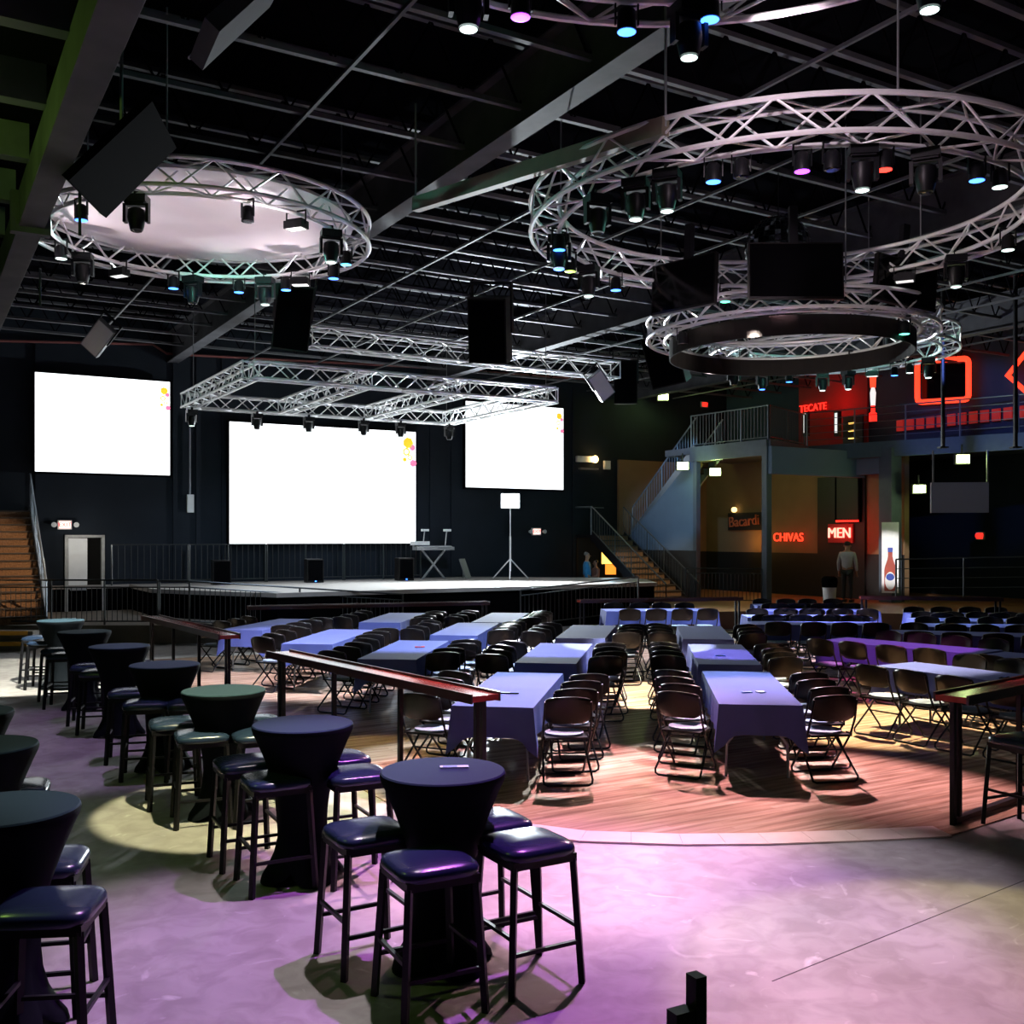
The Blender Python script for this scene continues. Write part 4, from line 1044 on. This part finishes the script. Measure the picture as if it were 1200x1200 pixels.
for desc, *q in TT: TC[desc] = banquet(desc, *ends(*q), face='stage', off=.27)
def along(px, py, ang, off=.0):                  # a table whose left end centre stands at this pixel
    p = Pz(px, py, .754); d = Vector((math.cos(math.radians(ang)), math.sin(math.radians(ang)), 0)); return p, p + d*TL
TC['P1'] = banquet('magenta-lit table, right block', *along(977, 749.5, -50))
TC['P2'] = banquet('dark table behind right drink rail', *along(1050, 779, -58))
TC['P3'] = banquet('pink-lit table at right edge', *along(1162, 767, -52))
TC['A1'] = banquet('front table, back middle block', *along(880, 730.6, -4), off=.17)
TC['A2'] = banquet('second table, back middle block', *along(873, 722.4, -3), off=.17)
TC['A3'] = banquet('third table, back middle block', *along(893, 715.5, -2), off=.17)
TC['A4'] = banquet('last table, back middle block', *along(884, 709.5, -1), off=.17)
TC['B1'] = banquet('front table, back right block', *along(1046, 741, -18), off=.17)
TC['B2'] = banquet('second table, back right block', *along(1074, 733, -8), off=.17)
TC['B3'] = banquet('third table, back right block', *along(1070, 726.5, -6), off=.17)
TC['B4'] = banquet('fourth table, back right block', *along(1066, 720, -4), off=.17)
TC['C1'] = banquet('table below the right stairs', *along(708, 715.5, 4), cloth='navy')
def item(label, key, x, y, w_, d_, m, rz=.2, h_=.01):
    c, rz0 = TC[key]; p = c + Matrix.Rotation(rz0,3,'Z') @ Vector((x,y,0)); p.z = .7725; card(label, p, w_, d_, rz0+rz, m, h_)
item('dark pen-like card on the nearest cloth left of aisle', 'nearest table left of aisle', .02, -.45, .22, .03, M_blackm, .0)
item('blue card on the nearest cloth right of aisle', 'nearest table right of aisle', -.05, -.5, .10, .06, mat('blue_card',(.05,.2,.7),.5))
item('pale card beside the blue card right of aisle', 'nearest table right of aisle', .09, -.47, .08, .07, M_card, .6)
item('blue card on the second cloth right of aisle', 'second table right of aisle', -.05, -.35, .14, .05, MATS['blue_card'])
item('red card on the second-column cloth behind the drink rail', 'nearest table, second column left', .14, .25, .14, .06, mat('red_card',(.8,.05,.08),.5))
item('small dark card on the dark right-hand cloth', 'P2', .1, .3, .18, .05, M_blackm)

# ------------------------------------------------------------------ people and small furniture
def skin_mesh(pts, edges, rad, m, name, parent, root=0):
    me = bpy.data.meshes.new(name); me.from_pydata([tuple(p) for p in pts], edges, []); me.materials.append(m)
    o = link(name, me, parent)
    sk = o.modifiers.new('skin', 'SKIN'); sk.use_smooth_shade = True
    for i, r in enumerate(rad): me.skin_vertices[0].data[i].radius = (r, r*.85) if not isinstance(r, tuple) else r
    me.skin_vertices[0].data[root].use_root = True
    ss = o.modifiers.new('sub', 'SUBSURF'); ss.levels = 1; ss.render_levels = 1
    return o
M_skin = mat('skin', (.36,.19,.12), .55); M_hair = mat('dark_hair', (.02,.015,.012), .6); M_hairg = mat('grey_hair', (.16,.15,.14), .6)
def person(label, p, rz, H, shirt, trousers, hair, arms='down'):
    t = thing('person', label, 'person', p, rz); k = H/1.78
    V = lambda x, y, z: Vector((x*k, y*k, z*k))
    # faces -y
    P = [V(0,0,.95), V(0,0,1.15), V(0,.01,1.36), V(0,.01,1.50), V(0,-.01,1.57), V(0,-.02,1.66), V(0,-.01,1.75)]
    E = [(0,1),(1,2),(2,3),(3,4),(4,5),(5,6)]; Rr = [.15,.14,.155,.065,.075,.098,.07]
    arm = []
    for s in (-1, 1):
        b = len(P)
        if arms == 'bent' and s == 1: A_ = [V(s*.19,.01,1.42), V(s*.25,-.02,1.16), V(s*.20,-.24,1.10), V(s*.18,-.33,1.12)]
        else: A_ = [V(s*.19,.01,1.42), V(s*.25,.02,1.14), V(s*.25,-.05,.90), V(s*.25,-.08,.82)]
        P += A_; E += [(2,b),(b,b+1),(b+1,b+2),(b+2,b+3)]; Rr += [.065,.05,.04,.035]; arm.append(A_)
        for fi in range(4):
            q = len(P); dirn = (A_[3]-A_[2]).normalized(); P += [A_[3]+V((fi-1.5)*.02,0,0)+dirn*.05*k, A_[3]+V((fi-1.5)*.022,-.015,0)+dirn*(.10-.008*abs(fi-1))*k]; E += [(b+3,q),(q,q+1)]; Rr += [.010,.008]
        q = len(P); P += [A_[3]+V(-s*.035,-.03,-.01), A_[3]+V(-s*.04,-.05,-.04)]; E += [(b+3,q),(q,q+1)]; Rr += [.011,.009]
    legs = []
    for s in (-1, 1):
        b = len(P); L_ = [V(s*.09,0,.88), V(s*.10,-.01,.48), V(s*.10,.02,.08), V(s*.10,-.14,.04)]
        P += L_; E += [(0,b),(b,b+1),(b+1,b+2),(b+2,b+3)]; Rr += [.09,.062,.045,.04]; legs.append(L_)
    skin_mesh(P, E, [r*k for r in Rr], M_skin, 'body', t)
    q = [V(0,0,.93), V(0,0,1.15), V(0,.01,1.36), V(0,.01,1.47)]; e = [(0,1),(1,2),(2,3)]; r = [.19,.175,.178,.09]
    for A_ in arm:
        b = len(q); q += A_[:3]; e += [(2,b),(b,b+1),(b+1,b+2)]; r += [.082,.066,.052]
    skin_mesh(q, e, [x*k for x in r], shirt, 'shirt', t)
    q = [V(0,0,.95)]; e = []; r = [.155]
    for L_ in legs:
        b = len(q); q += L_[:3]; e += [(0,b),(b,b+1),(b+1,b+2)]; r += [.10,.075,.06]
    skin_mesh(q, e, [x*k for x in r], trousers, 'trousers', t)
    skin_mesh([V(0,.02,1.64),V(0,.03,1.72),V(0,0,1.775)], [(0,1),(1,2)], [.098*k,.108*k,.085*k], hair, 'hair', t)
    part('nose', MB().lathe([(.018*k,0),(.004*k,.03*k)],6,Matrix.Translation(V(0,-.10,1.645)) @ Matrix.Rotation(PI/2,4,'X')), M_skin, t)
    for s in (-1,1):
        part('ear', MB().box(V(s*.095,0,1.65),(.02*k,.035*k,.06*k)), M_skin, t); part('eye', MB().box(V(s*.035,-.095,1.665),(.022*k,.01*k,.012*k)), M_hair, t)
    part('mouth', MB().box(V(0,-.095,1.60),(.05*k,.008*k,.012*k)), mat('lips',(.3,.09,.08),.5), t)
    for L_ in legs: part('shoe', MB().box(L_[3]+V(0,.05,-.005),(.1*k,.28*k,.07*k)), M_black, t)
M_blues = mat('shirt_blue', (.03,.24,.48), .8, 0, (.02,.10,.22), 14)
M_greys = mat('shirt_grey', (.42,.42,.46), .8, 0, (.34,.34,.38), 12); M_dark = mat('trousers_black', (.012,.012,.016), .8); M_tan = mat('top_tan', (.20,.10,.08), .8)
p = Pd(688, 690, 33.2); p.z = .12
struct(part('floor_back_step', MB().bx(14.9,19.1,26.1,WV,0,.12), M_blackm, None, False, (0,0,0), RZ))
person('man in a blue patterned shirt standing by the counter beside the stage', p, math.radians(75), 1.78, M_blues, M_dark, M_hairg)
p = Pd(698, 690, 33.9); p.z = .12
person('woman with dark hair behind the counter under the right stairs', p, math.radians(-70), 1.5, M_tan, M_dark, M_hair, 'bent')
p = Pd(993, 700, 30.3); p.z = .45
person('man in a pale grey shirt walking below the MEN sign, back turned', p, math.radians(150), 1.8, M_greys, M_dark, M_hair)
p = Pd(722, 690, 33.0); p.z = .12
t = thing('service_counter', 'low blue-lit counter with ribbed front under the right stairs', 'counter', p, TH)
part('body', MB().bx(-.75,.75,-.2,.3,0,.85), M_wallblue, t); part('top', MB().bx(-.8,.8,-.25,.35,.85,.9), M_steel, t)
for k in range(4): part('rib', MB().bx(-.75,.75,-.225,-.2,.08+.2*k,.13+.2*k), M_steel, t)
point(Pd(715,660,32.0), (.3,.7,1), 10, .1, 'counter_fill')  # added fill without a fixture, brings out the man's blue shirt
p = Pd(713, 652, 34.0)
t = thing('lit_sign', 'small glowing yellow sign behind the counter', 'sign', p, 0); part('panel', MB().bx(-.22,.22,0,.05,-.25,.3), emat('sign_yellow',(1,.6,.08),2.4), t); part('lower_panel', MB().bx(-.1,.25,0,.05,-.6,-.27), emat('sign_orange',(1,.25,.02),1.2), t)
p = Pd(972, 705, 28.0); p.z = .45
t = thing('trash_bin', 'pale grey waste bin with black liner near the restroom door', 'bin', p)
part('bin', MB().lathe([(.15,0),(.19,.62)],16), M_white, t, True); part('liner', MB().lathe([(.2,.55),(.22,.70),(.21,.8),(.14,.85)],16), M_blackm, t, True)
# dark posts close to the camera at the bottom edge
p0 = Pd(816, 1142, 2.5)
t = thing('near_post', 'dark blurred post with bracket rising into the bottom edge', 'post', (p0.x, p0.y, 0), .5)
part('upright', MB().bx(-.016,.016,-.02,.02,0,p0.z), M_black, t); part('bracket', MB().bx(-.075,-.02,-.02,.02,0,p0.z-.075).bx(-.03,-.0,-.012,.012,p0.z-.16,p0.z-.10), M_black, t); part('foot_plate', MB().bx(-.1,.06,-.06,.06,0,.01), M_black, t)
print('chairs', NCH[0], 'objects', len(bpy.data.objects))
